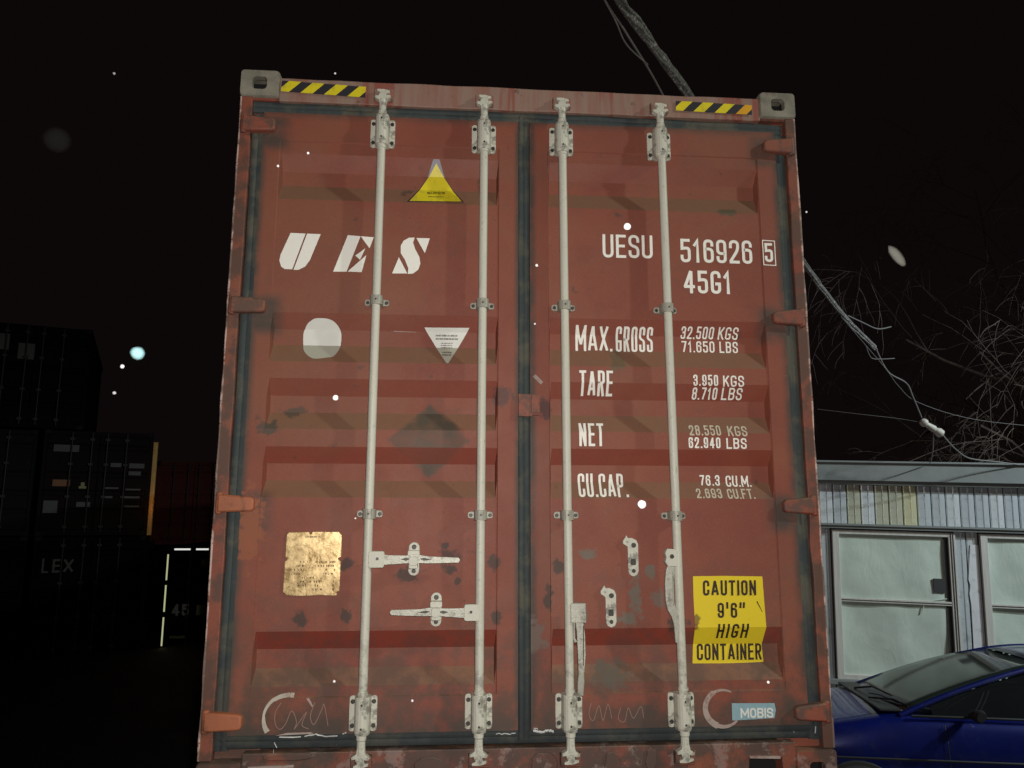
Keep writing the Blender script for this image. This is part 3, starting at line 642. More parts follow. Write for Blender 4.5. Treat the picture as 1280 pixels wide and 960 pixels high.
conform([[[(-.421, 2.4532), (-.345, 2.4552), (-.367, 2.520), (-.399, 2.520)]], [[(-.399, 2.5202), (-.367, 2.5202), (-.371, 2.527), (-.395, 2.527)]]], 'sticker_backing', 'lilac', DL, .0008)
conform([[[(-.493, 2.335), (-.272, 2.341), (-.383, 2.512)]]], 'warning_triangle', 'tape_yellow', DL, .0014)
word('SUPER', -.420, -.345, 2.378, 2.391, .0034, DL, 'ink', off=.0020)
def smudges(x0, x1, z0, z1, rows, D, name, mat='ink', off=.0020, narrow=False, skip=0.0):
    out = []; rg = random.Random(int(z0*1e4))
    for r in range(rows):
        z = z1 - (z1-z0)*(r+.5)/rows; h = (z1-z0)/rows*.5; f = (1 - .75*r/rows) if narrow else 1; cx = (x0+x1)/2; hw = (x1-x0)/2*f; x = cx-hw
        while x < cx+hw:
            wv = rg.uniform(.0015, .004)
            if rg.random() < skip or mnoise.noise(Vector((x*28, z*28, 3))) < skip-.45: x += .004; continue
            out.append([[(x, z-h/2), (x+wv, z-h/2), (x+wv, z+h*rg.uniform(.2, .6)), (x, z+h/2)]]); x += wv + rg.uniform(.001, .003)
    return conform(out, name, mat, D, off)
smudges(-.415, -.350, 2.358, 2.368, 1, DL, 'small_print')
def superell(cx, cz, rx, rz, e=2.7, n=40, j=.004, s=0):
    P = []
    for k in range(n):
        a = 2*PI*k/n; c, sn = math.cos(a), math.sin(a)
        r = 1 + j/rx*mnoise.noise(Vector((c*2, sn*2, s)))
        P.append((cx + rx*r*math.copysign(abs(c)**(2/e), c), cz + rz*r*math.copysign(abs(sn)**(2/e), sn)))
    return P
conform([[superell(-.839, 1.731, .0775, .085, 2.6)]], 'round_sticker', 'sticker', DL, .0012, label='white rounded square sticker, dusty at its lower edge')
conform([[[(-.420, 1.789), (-.232, 1.791), (-.318, 1.634), (-.326, 1.634)]]], 'triangle_sticker', 'sticker', DL, .0012, label='white triangle pointing down with small print')
smudges(-.372, -.282, 1.735, 1.765, 2, DL, 'small_print'); smudges(-.350, -.305, 1.700, 1.730, 3, DL, 'small_print'); smudges(-.345, -.307, 1.665, 1.690, 2, DL, 'small_print')
conform([[[(-.548, 1.774), (-.455, 1.772), (-.455, 1.7695), (-.548, 1.7715)]]], 'paint_scratch', 'ringpale', DL)
conform([[[(.031, 1.582), (.042, 1.592), (.074, 1.560), (.064, 1.549)]]], 'torn_tape', 'ringpale', DR, .0010, flat=0.0)
# brass data plate with notched edges
P = [(-.935, .940), (-.928, .950), (-.850, .952), (-.846, .943), (-.840, .943), (-.836, .953), (-.735, .952), (-.722, .938), (-.723, .856), (-.733, .852), (-.733, .845), (-.723, .840), (-.724, .728), (-.734, .722), (-.732, .712), (-.741, .709), (-.80, .712), (-.86, .709), (-.926, .711), (-.930, .719), (-.939, .724), (-.937, .840), (-.928, .846), (-.930, .853), (-.936, .856)]
mb = MB(); mb.prism(P, -.003, INS-.0005); mb.build('data_plate', 'brass', DL, .0012)
M['etch'] = simple('etched_print', (.13, .07, .03), .6, var=.5, bump=0)
smudges(-.87, -.80, .927, .939, 1, DL, 'small_print', 'etch', INS+.0045-.0008, skip=.2)
smudges(-.915, -.742, .728, .845, 8, DL, 'small_print', 'etch', INS+.0045-.0008, skip=.42)
# sticker ring remains and chalk scribbles near the sill
def arc(cx, cz, rx, rz, a0, a1, w0, w1, n=14):
    P = [Vector((cx + rx*math.cos(math.radians(a0+(a1-a0)*k/n)), cz + rz*math.sin(math.radians(a0+(a1-a0)*k/n)))) for k in range(n+1)]; out = []
    for i in range(n):
        t0 = (P[i] - Vector((cx, cz))).normalized(); t1 = (P[i+1] - Vector((cx, cz))).normalized()
        f = lambda t: w0 + (w1-w0)*t
        out.append((P[i]-t0*f(i/n)/2, P[i]+t0*f(i/n)/2, P[i+1]+t1*f((i+1)/n)/2, P[i+1]-t1*f((i+1)/n)/2))
    return out
FL = dict(flat=0.0)
conform([arc(-.895, .265, .095, .082, 80, 128, .018, .014), arc(-.895, .265, .093, .085, 128, 175, .013, .009), arc(-.895, .265, .092, .085, 175, 215, .010, .020)], 'ring_remains', 'ring', DL, .001, **FL)
conform([[[(-.833, .333), (-.823, .336), (-.806, .306), (-.811, .303)]], [[(-.94, .203), (-.80, .208), (-.81, .213), (-.90, .212)]]], 'ring_remains', 'ringpale', DL, .001, **FL)
conform([arc(.778, .272, .070, .068, 60, 120, .006, .012), arc(.778, .272, .072, .068, 120, 250, .018, .024), arc(.778, .272, .072, .068, 250, 318, .016, .008)], 'ring_remains', 'ringpale', DR, .001, **FL)
def scrib(pts, wd, D, name='chalk_scribble', mat='chalk'):
    P = [Vector(p) for p in pts]; Q = []
    for i in range(len(P)-1):
        p0, p1, p2, p3 = P[max(i-1, 0)], P[i], P[i+1], P[min(i+2, len(P)-1)]
        for k in range(4):
            t = k/4; Q.append(.5*((2*p1) + (p2-p0)*t + (2*p0-5*p1+4*p2-p3)*t*t + (3*p1-p0-3*p2+p3)*t**3))
    Q.append(P[-1]); return conform([ribbon(Q, wd)], name, mat, D, .001, **FL)
scrib([(-.925, .320), (-.945, .285), (-.943, .245), (-.925, .225), (-.905, .245), (-.885, .290), (-.865, .250), (-.872, .225), (-.83, .285), (-.845, .240), (-.820, .225)], .0022, DL)
scrib([(-.80, .32), (-.815, .27), (-.80, .24), (-.775, .29), (-.765, .31), (-.748, .235)], .0022, DL)
scrib([(.255, .30), (.245, .26), (.262, .235), (.285, .29), (.30, .235), (.32, .295), (.335, .24)], .0018, DR); scrib([(.37, .28), (.36, .24), (.385, .23), (.40, .28), (.42, .24), (.45, .285), (.46, .24)], .0018, DR)
conform([[[(.813, .290), (.985, .288), (.990, .262), (.982, .232), (.812, .226)]]], 'brand_sticker', 'bluest', DR, .0012, label='worn pale blue MOBIS sticker', **FL)
word('MOBiS', .846, .977, .235, .271, .0075, DR, 'sticker', gap=.55, flat=0.0, off=.0024)
# hazard tape
def tape(xa, za, xb, zb, h, last=None, rev=False):
    L = Vector((xb-xa, zb-za)); n = L.length; u = L/n; v = Vector((-u.y, u.x)); o = Vector((xa, za)); k = 0; x = -h; step = n/7.2
    mb_b = [[(o, o+u*n, o+u*n-v*h, o-v*h)]]
    b = MB(); b.prism([tuple(p) for p in mb_b[0][0]], -.0160, -.0148); base = b.build('hazard_tape', 'tape_black', box_root)
    b = MB(); i = 0; s = -.35*step
    while s < n:
        a0, a1 = s, s+step*1.02; P = [(a0, h), (a1, h), (a1+h*.95, 0), (a0+h*.95, 0)]   # distance along, distance below the top edge
        # clip to the tape length
        Q = []
        for xx, dd in P: Q.append((xx, dd))
        def clip(poly, lim, keep):
            out = []
            for j in range(len(poly)):
                p, q = poly[j-1], poly[j]; ip, iq = keep(p[0]), keep(q[0])
                if ip != iq:
                    t = (lim-p[0])/(q[0]-p[0]); out.append((lim, p[1]+(q[1]-p[1])*t))
                if iq: out.append(q)
            return out
        Q = clip(Q, 0, lambda z: z >= 0); Q = clip(Q, n, lambda z: z <= n) if Q else Q
        if len(Q) > 2: b.prism([tuple(o + u*p[0] - v*p[1]) for p in Q], -.0168, -.0161, 1 if (last is not None and i == last) else 0)
        s += step*2.0; i += 1
    b.build('yellow_stripe', ['tape_yellow', 'tape_orange'], base)
tape(-1.046, 2.851, -.690, 2.838, .050); tape(.672, 2.835, 1.018, 2.829, .046, 3)
# frost along the bottom gasket
def frost(pts, wd, seed, D=box_root):
    P = [Vector(p) for p in pts]; Q = []
    for a, b in zip(P[:-1], P[1:]):
        for k in range(5): Q.append(a.lerp(b, k/5) + Vector((0, .0035*mnoise.noise(Vector((a.x*40+k, seed, 0))))))
    mb = MB(); vs = []; fs = []
    for i, q in enumerate(Q):
        h = wd*(.55 + .5*abs(mnoise.noise(Vector((i*.9, seed, 4))))); vs += [(q.x, -.006, q.y-h), (q.x, -.012, q.y), (q.x, -.004, q.y+h)]
    for i in range(len(Q)-1): fs += [(3*i, 3*i+3, 3*i+4, 3*i+1), (3*i+1, 3*i+4, 3*i+5, 3*i+2)]
    mb.add(vs, fs); mb.build('frost_streak', 'snow', D, smooth=True)
frost([(-.925, .199), (-.875, .197), (-.838, .199)], .0030, 1); frost([(-.832, .200), (-.79, .206), (-.755, .198), (-.70, .199)], .0035, 2); frost([(-.692, .205), (-.675, .212)], .004, 3)
frost([(.028, .204), (.06, .197), (.085, .204), (.112, .198)], .007, 4); frost([(.030, .213), (.05, .209)], .004, 5); frost([(-.115, .196), (-.06, .194), (-.035, .198)], .0018, 6)
rg = random.Random(11)
for k in range(26):     # bright nicks scattered over the sill and the bottom gasket
    x = rg.uniform(-1.15, 1.15); z = rg.uniform(.10, .20); l = rg.uniform(.008, .035); a = rg.uniform(60, 115)
    if k % 3: continue
    frost([(x, z), (x+l*math.cos(math.radians(a)), z-l*math.sin(math.radians(a)))], .0012, k)
mb = MB(); o_ = None
def lumps():
    """dents and welded lumps on the sill"""
    for (x0, x1, z0, z1) in [(-.98, -.80, .118, .146), (-.42, -.30, .02, .12), (.02, .12, .03, .13), (.30, .36, .01, .13), (.46, .50, .03, .14), (.62, .68, .01, .1)]:
        mb = MB(); mb.prism(superell((x0+x1)/2, (z0+z1)/2, (x1-x0)/2, (z1-z0)/2, 3, 16, .01, x0), -.020, -.011); mb.build('sill_patch', 'sill', box_root, .004)
lumps()

# ------------------------------------------------------------------ trailer under the container
M['chassis'] = simple('chassis_paint', (.05, .045, .045), .6, dirt=(.09, .075, .06), damt=.7); M['tyre'] = simple('tyre_rubber', (.018, .018, .018), .85, bump=.002)
tr = thing('container_trailer', 'dark low trailer chassis carrying the red-brown container', 'trailer', (0, 0, 0))
mb = MB()
for x in (-.5, .42): mb.box(x, x+.08, .2, 13.4, 1.18, 1.50)
for y in (.3, 3.2, 6.2, 9.2, 12.8): mb.box(-1.15, 1.15, y, y+.16, 1.50, 1.575)
mb.build('frame', 'chassis', tr, .01); mb = MB(); mb.box(-1.15, 1.15, .25, .35, .55, .70); mb.box(-.5, -.42, .26, .34, .70, 1.18); mb.box(.42, .5, .26, .34, .70, 1.18); mb.build('bumper', 'chassis', tr, .01)
wsrc = None
for y in (1.9, 3.2, 4.5):
    for x in (-1.0, 1.0):
        if wsrc is None:
            mb = MB(); mb.tube([(-.15, 0, 0), (-.14, 0, 0), (.14, 0, 0), (.15, 0, 0)], [.44, .5, .5, .44], 28); wsrc = mb.build('wheel', 'tyre', tr, smooth=True); wsrc.location = (x, y, .5)
            mb = MB(); mb.tube([(-.16, 0, 0), (.16, 0, 0)], .27, 20); rsrc = mb.build('rim', 'galv', wsrc)
        else:
            c = linked(wsrc, tr, (x, y, .5)); linked(rsrc, c)
for x in (-.7, .7):
    mb = MB(); mb.box(x-.05, x+.05, 10.9, 11.0, 0.12, 1.25); mb.box(x-.15, x+.15, 10.8, 11.1, .02, .12); mb.build('landing_leg', 'chassis', tr, .005)

# ------------------------------------------------------------------ ground
def ground():
    g = N('wet_asphalt'); n = g.noise(.7, 6, .6); f = g.noise(30, 5, .7)
    c = g.mix(n, (.030, .029, .028), (.055, .053, .050)); c = g.mix(g.ramp(f, .55, .75), c, (.075, .072, .068)); c = g.mix(g.ramp(g.noise(.35, 7, .7), .60, .70), c, (.20, .20, .21))
    M['asphalt'] = g.done(c, g.math('ADD', .45, g.math('MULTIPLY', n, .4)), 0.0, g.bump(f, .01))
    xs = [-400, -60, -20, -9, -6, -2.5, 0, 6, 14, 60, 400]; zs = [-.82, -.82, -.82, -.82, -.45, 0, 0, 0, 0, 0, 0]; ys = [-60, -8, 0, 8, 16, 30, 80, 500]; mb = MB()
    vs = [(x, y, z) for y in ys for x, z in zip(xs, zs)]; n = len(xs)
    mb.add(vs, [(j*n+i, j*n+i+1, (j+1)*n+i+1, (j+1)*n+i) for j in range(len(ys)-1) for i in range(n-1)]); mb.build('ground', 'asphalt', None, smooth=True, kind='structure')
ground()

# ------------------------------------------------------------------ cabin at the right
def cabmats():
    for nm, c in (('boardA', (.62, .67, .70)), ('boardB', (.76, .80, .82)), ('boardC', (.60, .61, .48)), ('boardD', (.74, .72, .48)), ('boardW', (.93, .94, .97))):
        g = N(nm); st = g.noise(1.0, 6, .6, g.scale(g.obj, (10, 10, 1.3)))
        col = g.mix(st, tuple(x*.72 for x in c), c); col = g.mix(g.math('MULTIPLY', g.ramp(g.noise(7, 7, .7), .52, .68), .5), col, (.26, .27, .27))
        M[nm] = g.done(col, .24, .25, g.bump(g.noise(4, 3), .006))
    g = N('fascia_metal'); n = g.noise(3, 7, .65); c = g.mix(n, (.11, .125, .12), (.235, .25, .24)); c = g.mix(g.ramp(g.noise(1.3, 5, .6), .60, .68), c, (.07, .07, .065)); M['fascia'] = g.done(c, .6, 0.0, g.bump(n, .004))
    g = N('plastic_film'); n = g.noise(2.5, 4, .6, g.scale(g.obj, (1, 1, 1)), 1.5); wv = g.noise(1.6, 5, .6, g.scale(g.obj, (3.2, 1, 1.4)), 2.2)
    c = g.mix(n, (.36, .43, .375), (.54, .60, .53)); M['film'] = g.done(c, .38, 0.0, g.bump(wv, .010, .45))
    g = N('old_wood_frame'); n = g.noise(1.0, 7, .65, g.scale(g.obj, (30, 30, 3))); c = g.mix(n, (.34, .325, .295), (.60, .58, .54)); M['wood'] = g.done(c, .7, 0.0, g.bump(n, .002))
    M['darkwood'] = simple('dark_gap', (.03, .03, .03), .8); M['roofing'] = simple('roofing', (.06, .06, .06), .8)
cabmats()
cabin = thing('site_cabin', 'pale metal-clad cabin with plastic-covered windows behind the dark blue car', 'building', (4.03, 6.02, 0), (0, math.radians(1.5), math.radians(-14)))
U0, U1 = -.9, 9.0
mb = MB(); mb.box(U0, U1, .04, 3.4, .12, 3.0); mb.build('wall', 'darkwood', cabin)
mb = MB(); mb.box(U0-.1, U1+.1, -.10, .02, 3.012, 3.24); mb.box(U0-.1, U1+.1, -.13, .02, 3.225, 3.247); mb.box(U0-.1, U1+.1, -.06, .02, 2.965, 3.011, 1); fas = mb.build('fascia', ['fascia', 'fascia'], cabin, .004)
mb = MB(); mb.box(U0-.1, U1+.1, .021, 3.5, 3.10, 3.22); mb.build('roof', 'roofing', cabin)
mb = MB(); mb.box(U0, U1, -.075, .03, 2.478, 2.502); mb.box(U0, U1, -.055, .03, 2.445, 2.4775); mb.build('ledge', 'fascia', cabin, .003)
WIN = [(.17, 1.53), (1.80, 3.16), (3.42, 4.78), (5.04, 6.40), (6.66, 8.02)]
bsrc = {}
def board(x, w_, z0, z1, mt):
    key = (round(w_, 3), z0, z1, mt)
    if key not in bsrc:
        b = MB(); P = [(0, 0), (.010, -.016), (w_*.5-.008, -.018), (w_*.5-.004, -.008), (w_*.5+.004, -.008), (w_*.5+.008, -.018), (w_-.016, -.016), (w_-.008, 0)]
        n = len(P); b.add([(a, c, z0) for a, c in P] + [(a, c, z1) for a, c in P], [(i, i+1, n+i+1, n+i) for i in range(n-1)] + [tuple(range(n-1, -1, -1)), tuple(range(n, 2*n))]); bsrc[key] = b.build('wall_board', mt, cabin, .0015)
        bsrc[key].location = (x, .038, 0)
    else: linked(bsrc[key], cabin, (x, .038, 0))
x = U0; i = 0; rb = random.Random(5); W_ = .158
while x < U1 - W_:
    k = i - 6
    mt = 'boardC' if k in (2, 4, 5) else 'boardD' if k in (6, ) else 'boardB' if (k*7) % 3 == 0 else 'boardA'  # cream boards paint in the yellow reflections on the siding
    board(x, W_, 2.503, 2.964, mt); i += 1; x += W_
def fill(x0, x1, z0, z1, mts):
    n = max(1, round((x1-x0)/.12)); w_ = (x1-x0)/n
    for k in range(n): board(x0+k*w_, w_, z0, z1, mts[k % len(mts)])
fill(U0, .165, .14, 2.444, ['boardA', 'boardB', 'boardB', 'boardA', 'boardB'])
for a, b in zip([w_[1] for w_ in WIN], [w_[0] for w_ in WIN[1:]] + [U1]): fill(a+.005, b-.005, .14, 2.444, ['boardA', 'boardB'])
for (a, b) in WIN: fill(a, b, .14, .66, ['boardA', 'boardB', 'boardA'])
def window(a, b, z0, z1, zr, vent):
    mb = MB(); t = .075
    mb.box(a, a+t, -.02, .035, z0, z1); mb.box(b-t, b, -.02, .035, z0, z1); mb.box(a+t, b-t, -.018, .033, z1-.05, z1); mb.box(a+t, b-t, -.018, .033, z0, z0+.055)
    mb.box(b-t+.022, b-t+.030, -.028, -.020, z0, z1, 1); mb.box(b-t+.048, b-t+.054, -.028, -.020, z0, z1, 1)
    fr = mb.build('window', ['wood', 'darkwood'], cabin, .004)
    mb = MB(); mb.box(a+t, b-t, -.016, .020, zr-.022, zr+.022); mb.box(a+t, b-t, -.022, -.016, zr-.004, zr+.004, 1); mb.build('window_rail', ['wood', 'darkwood'], fr, .002)
    # wrinkled film
    mb = MB(); nx, nz = 26, 34; vs = []
    for j in range(nz+1):
        for i2 in range(nx+1):
            u, v = i2/nx, j/nz; xx = a+t+(b-a-2*t)*u; zz = z0+.05+(z1-z0-.1)*v; e = min(1, 12*min(u, 1-u, v, 1-v))
            vs.append((xx, .024 + .030*e*mnoise.noise(Vector((xx*1.7+zz*1.2, zz*1.1-xx, a))) + .005*e*mnoise.noise(Vector((xx*5+zz*4, zz*3-xx*3, a+5))), zz))
    mb.add(vs, [(j*(nx+1)+i2, j*(nx+1)+i2+1, (j+1)*(nx+1)+i2+1, (j+1)*(nx+1)+i2) for j in range(nz) for i2 in range(nx)]); mb.build('plastic_film', 'film', fr, smooth=True)
    mb = MB(); mb.box(b-t-.055, b-t-.001, .008, .014, z0+.06, z1-.06); mb.build('dark_gap_strip', M['darkwood'], fr)
    if vent:
        mb = MB(); mb.box(b-t-.185, b-t-.06, -.004, .012, z1-.69, z1-.53); mb.build('vent_flap', 'darkwood', fr, .003)
        mb = MB(); mb.tube([(b-t-.33, .0, z1-.93), (b-t-.30, -.002, z1-.83), (b-t-.20, -.002, z1-.78), (b-t-.05, .0, z1-.755)], .006, 8); mb.build('cord', 'film', fr, smooth=True)
for k, (a, b) in enumerate(WIN): window(a, b, .72, 2.43, 1.62, k == 0)
mb = MB(); mb.box(U0, U1, -.045, .03, .661, .719); mb.build('window_sill', 'fascia', cabin, .004)
mb = MB(); P = [(1.655, 1.90), (1.672, 1.84), (1.655, 1.74), (1.668, 1.62), (1.660, .95), (1.788, .95), (1.786, 2.3), (1.70, 2.3)]
b2 = MB(); b2.prism(P, .0125, .0165); b2.build('bright_metal_sheet', 'boardW', cabin)

# ------------------------------------------------------------------ overhead cable bundle
M['cable'] = simple('weathered_cable', (.10, .096, .09), .7, var=.4, scale=30, bump=.004, dirt=(.40, .39, .37), damt=.9, dscale=48)
M['wire'] = simple('thin_wire', (.13, .125, .12), .6, var=.3, scale=40, bump=0); M['insul'] = simple('connector', (.42, .40, .35), .5, var=.35, scale=24, bump=.003)
cb = thing('overhead_cable', 'thick frayed overhead cable bundle running over the container down to the cabin roof', 'cable', (4.961, 5.0, 3.592))
CO = Vector((4.961, 5.0, 3.592))
main = [(-.6, -1.6, 5.0), (.075, -.6, 5.24), (.486, .3, 5.19), (.835, .8, 5.31), (1.222, 1.4, 5.25), (2.0, 2.25, 5.02), (2.67, 3.0, 4.752), (3.421, 3.7, 4.42), (3.9, 4.1, 4.2)]
def crv(pts, n=6):
    P = [Vector(p) for p in pts]; Q = []
    for i in range(len(P)-1):
        p0, p1, p2, p3 = P[max(i-1, 0)], P[i], P[i+1], P[min(i+2, len(P)-1)]
        for k in range(n):
            t = k/n; Q.append(.5*((2*p1) + (p2-p0)*t + (2*p0-5*p1+4*p2-p3)*t*t + (3*p1-p0-3*p2+p3)*t**3))
    Q.append(P[-1]); return Q
main = [(.2, -.5, 5.05), (.486, .3, 5.19), (.72, .72, 5.27), (1.222, 1.4, 5.26), (2.0, 2.25, 5.02), (2.67, 3.0, 4.74), (3.40, 3.7, 4.43), (3.9, 4.1, 4.24)]
MQ = crv(main, 12)
def strand(r, off, tw, seed, fr=1.0, upto=1.0):
    mb = MB(); P = []; rs = []; n = int(len(MQ)*upto)
    for i, p in enumerate(MQ[:n]):
        t = i/len(MQ); a = tw*i*.35 + seed; th = 1 - .35*t
        P.append(p - CO + Vector((math.cos(a)*off*th, math.cos(a)*off*.5*th, math.sin(a)*off*th)) + Vector((.006, 0, .006))*fr*mnoise.noise(Vector((i*.6, seed, 1))))
        rs.append(r*th*(1+.22*mnoise.noise(Vector((i*1.1, seed, 7)))))
    mb.tube(P, rs, 8); return mb
strand(.026, .012, .5, 0).build('cable_core', 'cable', cb, smooth=True)
for k in range(4): strand(.011, .034, .45, 1.57*k+.4).build('cable_strand', 'cable', cb, smooth=True)
mb = MB(); mb.tube([p - CO for p in crv([(.15, -.5, 5.10), (.40, .3, 5.205), (.60, .62, 5.19), (.85, 1.0, 5.17), (1.09, 1.4, 5.15)])], .006, 6); mb.tube([p - CO for p in crv([(.36, .3, 5.26), (.52, .5, 5.17), (.62, .66, 5.13), (.80, .9, 5.17)])], .004, 6)
mb.build('loose_wire', 'wire', cb, smooth=True)
mb = MB()
for pts, r in (([(3.9, 4.1, 4.24), (4.16, 4.35, 4.05), (4.50, 4.6, 3.98), (4.62, 4.7, 3.86), (4.86, 4.95, 3.66)], .008), ([(3.3, 3.6, 4.42), (3.7, 3.95, 4.25), (4.05, 4.2, 4.05), (4.35, 4.5, 3.93), (4.75, 4.8, 3.80), (5.6, 5.1, 3.66), (6.9, 5.4, 3.60)], .003),
              ([(3.42, 3.7, 4.46), (3.62, 3.8, 4.42), (3.85, 3.95, 4.40), (4.05, 4.05, 4.45)], .006), ([(3.72, 3.95, 4.22), (3.82, 4.05, 4.13), (3.96, 4.1, 4.13), (4.15, 4.2, 4.16)], .004),
              ([(4.93, 5.0, 3.60), (4.7, 5.1, 3.66), (4.3, 5.2, 3.72), (3.9, 5.4, 3.80)], .0025), ([(5.02, 5.0, 3.52), (5.18, 5.3, 3.30), (5.3, 5.55, 3.20)], .006)):
    mb.tube([p - CO for p in crv(pts)], r, 6)
mb.build('branch_wire', 'wire', cb, smooth=True)
mb = MB(); mb.tube([p - CO for p in crv([(5.10, 5.0, 3.50), (5.17, 5.0, 3.41), (5.33, 5.1, 3.32), (5.55, 5.2, 3.23), (5.95, 5.3, 3.20), (6.35, 5.35, 3.16)])], .007, 7); mb.build('service_wire', 'wire', cb, smooth=True)
mb = MB(); a, b = Vector((4.88, 5.0, 3.63)) - CO, Vector((5.12, 5.0, 3.475)) - CO
mb.tube([a.lerp(b, t) for t in (0, .06, .12, .22, .26, .6, .66, .82, .86, .95, 1)], [.02, .04, .046, .045, .028, .040, .03, .05, .048, .046, .025], 12); mb.build('cable_connector', 'insul', cb, smooth=True)

# ------------------------------------------------------------------ bare tree behind the cabin
M['bark'] = simple('bare_bark', (.095, .068, .052), .85, var=.35, scale=20, bump=.004)
tree = thing('bare_tree', 'leafless tree spreading thin twigs above the cabin roof', 'tree', (11.2, 9.4, 0))
def grow():
    rt_ = random.Random(21); tm = MB(); cm = MB(); cnt = [0]
    def br(p, d, L, r, lvl, target):
        n = 6 if lvl < 3 else 5; pts = [p.copy()]; q = p.copy(); dd = d.copy(); rs = [r]
        for k in range(n):
            dd = (dd + Vector((rt_.gauss(0, .13), rt_.gauss(0, .13), rt_.gauss(0, .12))) + Vector((0, 0, -.03*lvl + (.05 if lvl == 1 else 0)))).normalized()
            q = q + dd*L/n; pts.append(q.copy()); rs.append(r*(1-.62*(k+1)/n))
        target.tube(pts, rs, 7 if lvl < 2 else 4 if lvl < 4 else 3, cap=False); cnt[0] += 1
        if lvl >= 5 or L < .2: return
        for c in range({0: 7, 1: 5, 2: 4, 3: 3, 4: 3}[lvl]):
            t = rt_.uniform(.3, 1.0); i = min(n-1, int(t*n)); bp = pts[i].lerp(pts[i+1], t*n-i)
            ax = (pts[i+1]-pts[i]).normalized(); side = ax.orthogonal().normalized(); side.rotate(Matrix.Rotation(rt_.uniform(0, 2*PI), 3, ax))
            a = math.radians(rt_.uniform(28, 62)); nd = ax*math.cos(a) + side*math.sin(a)
            if lvl == 0: nd = (nd + Vector((-.45, -.25, .1))).normalized()
            br(bp, nd, L*rt_.uniform(.42, .68), max(.0045, rs[i]*rt_.uniform(.38, .6)), lvl+1, cm)
    br(Vector((0, 0, -.05)), Vector((-.08, -.05, 1)), 6.2, .17, 0, tm)
    # low limbs that reach out to the left over the roof
    for p, d, L in ((Vector((-.1, -.1, 3.4)), Vector((-1, -.45, .30)), 4.2), (Vector((-.1, -.1, 4.2)), Vector((-1, -.5, .22)), 4.4), (Vector((-.1, 0, 2.9)), Vector((-1, -.35, .22)), 3.8), (Vector((-.1, -.1, 4.8)), Vector((-1, -.7, .05)), 3.6), (Vector((0, -.1, 4.0)), Vector((-.8, -.9, .1)), 3.6), (Vector((0, -.1, 3.6)), Vector((-.5, -.9, .12)), 3.2)):
        br(p, d.normalized(), L, .05, 1, cm)
    tm.build('trunk', 'bark', tree, smooth=True); cm.build('crown', 'bark', tree, smooth=False)
grow()

# ------------------------------------------------------------------ car
def carpaint():
    g = N('dark_blue_paint'); n = g.noise(5, 5); c = g.mix(n, (.002, .005, .070), (.004, .011, .15)); g.b.inputs['Coat Weight'].default_value = .7; g.b.inputs['Coat Roughness'].default_value = .06
    c = g.mix(g.math('MULTIPLY', g.ramp(g.noise(9, 6, .7), .5, .7), .2), c, (.05, .05, .06))
    return g.done(c, .32, .25)
M['car'] = carpaint()
def glassm(name, c, tr, rough):
    g = N(name); g.b.inputs['Transmission Weight'].default_value = tr; g.b.inputs['IOR'].default_value = 1.45
    n = g.noise(3, 5, .6); return g.done(g.mix(n, tuple(x*.8 for x in c), tuple(x*1.15 for x in c)), rough)
M['shield'] = glassm('dusty_windscreen', (.018, .025, .021), .15, .10); M['cglass'] = glassm('dark_window_glass', (.012, .013, .014), .3, .04)
M['trim'] = simple('black_trim', (.012, .012, .012), .45, bump=0); M['chrome'] = simple('chrome', (.7, .7, .72), .12, 1.0, .05, bump=0); M['lampglass'] = simple('headlight_lens', (.5, .52, .55), .08, .4, .1, bump=0)
M['redlens'] = simple('red_lens', (.35, .01, .01), .15, bump=0); M['seatm'] = simple('seat_cloth', (.03, .03, .032), .9)
car = thing('parked_car', 'dark blue saloon car parked in front of the cabin, nose hidden behind the container', 'car', (4.48, 3.60, 0), (math.radians(-3), 0, math.radians(-14)))
CX = 4.15
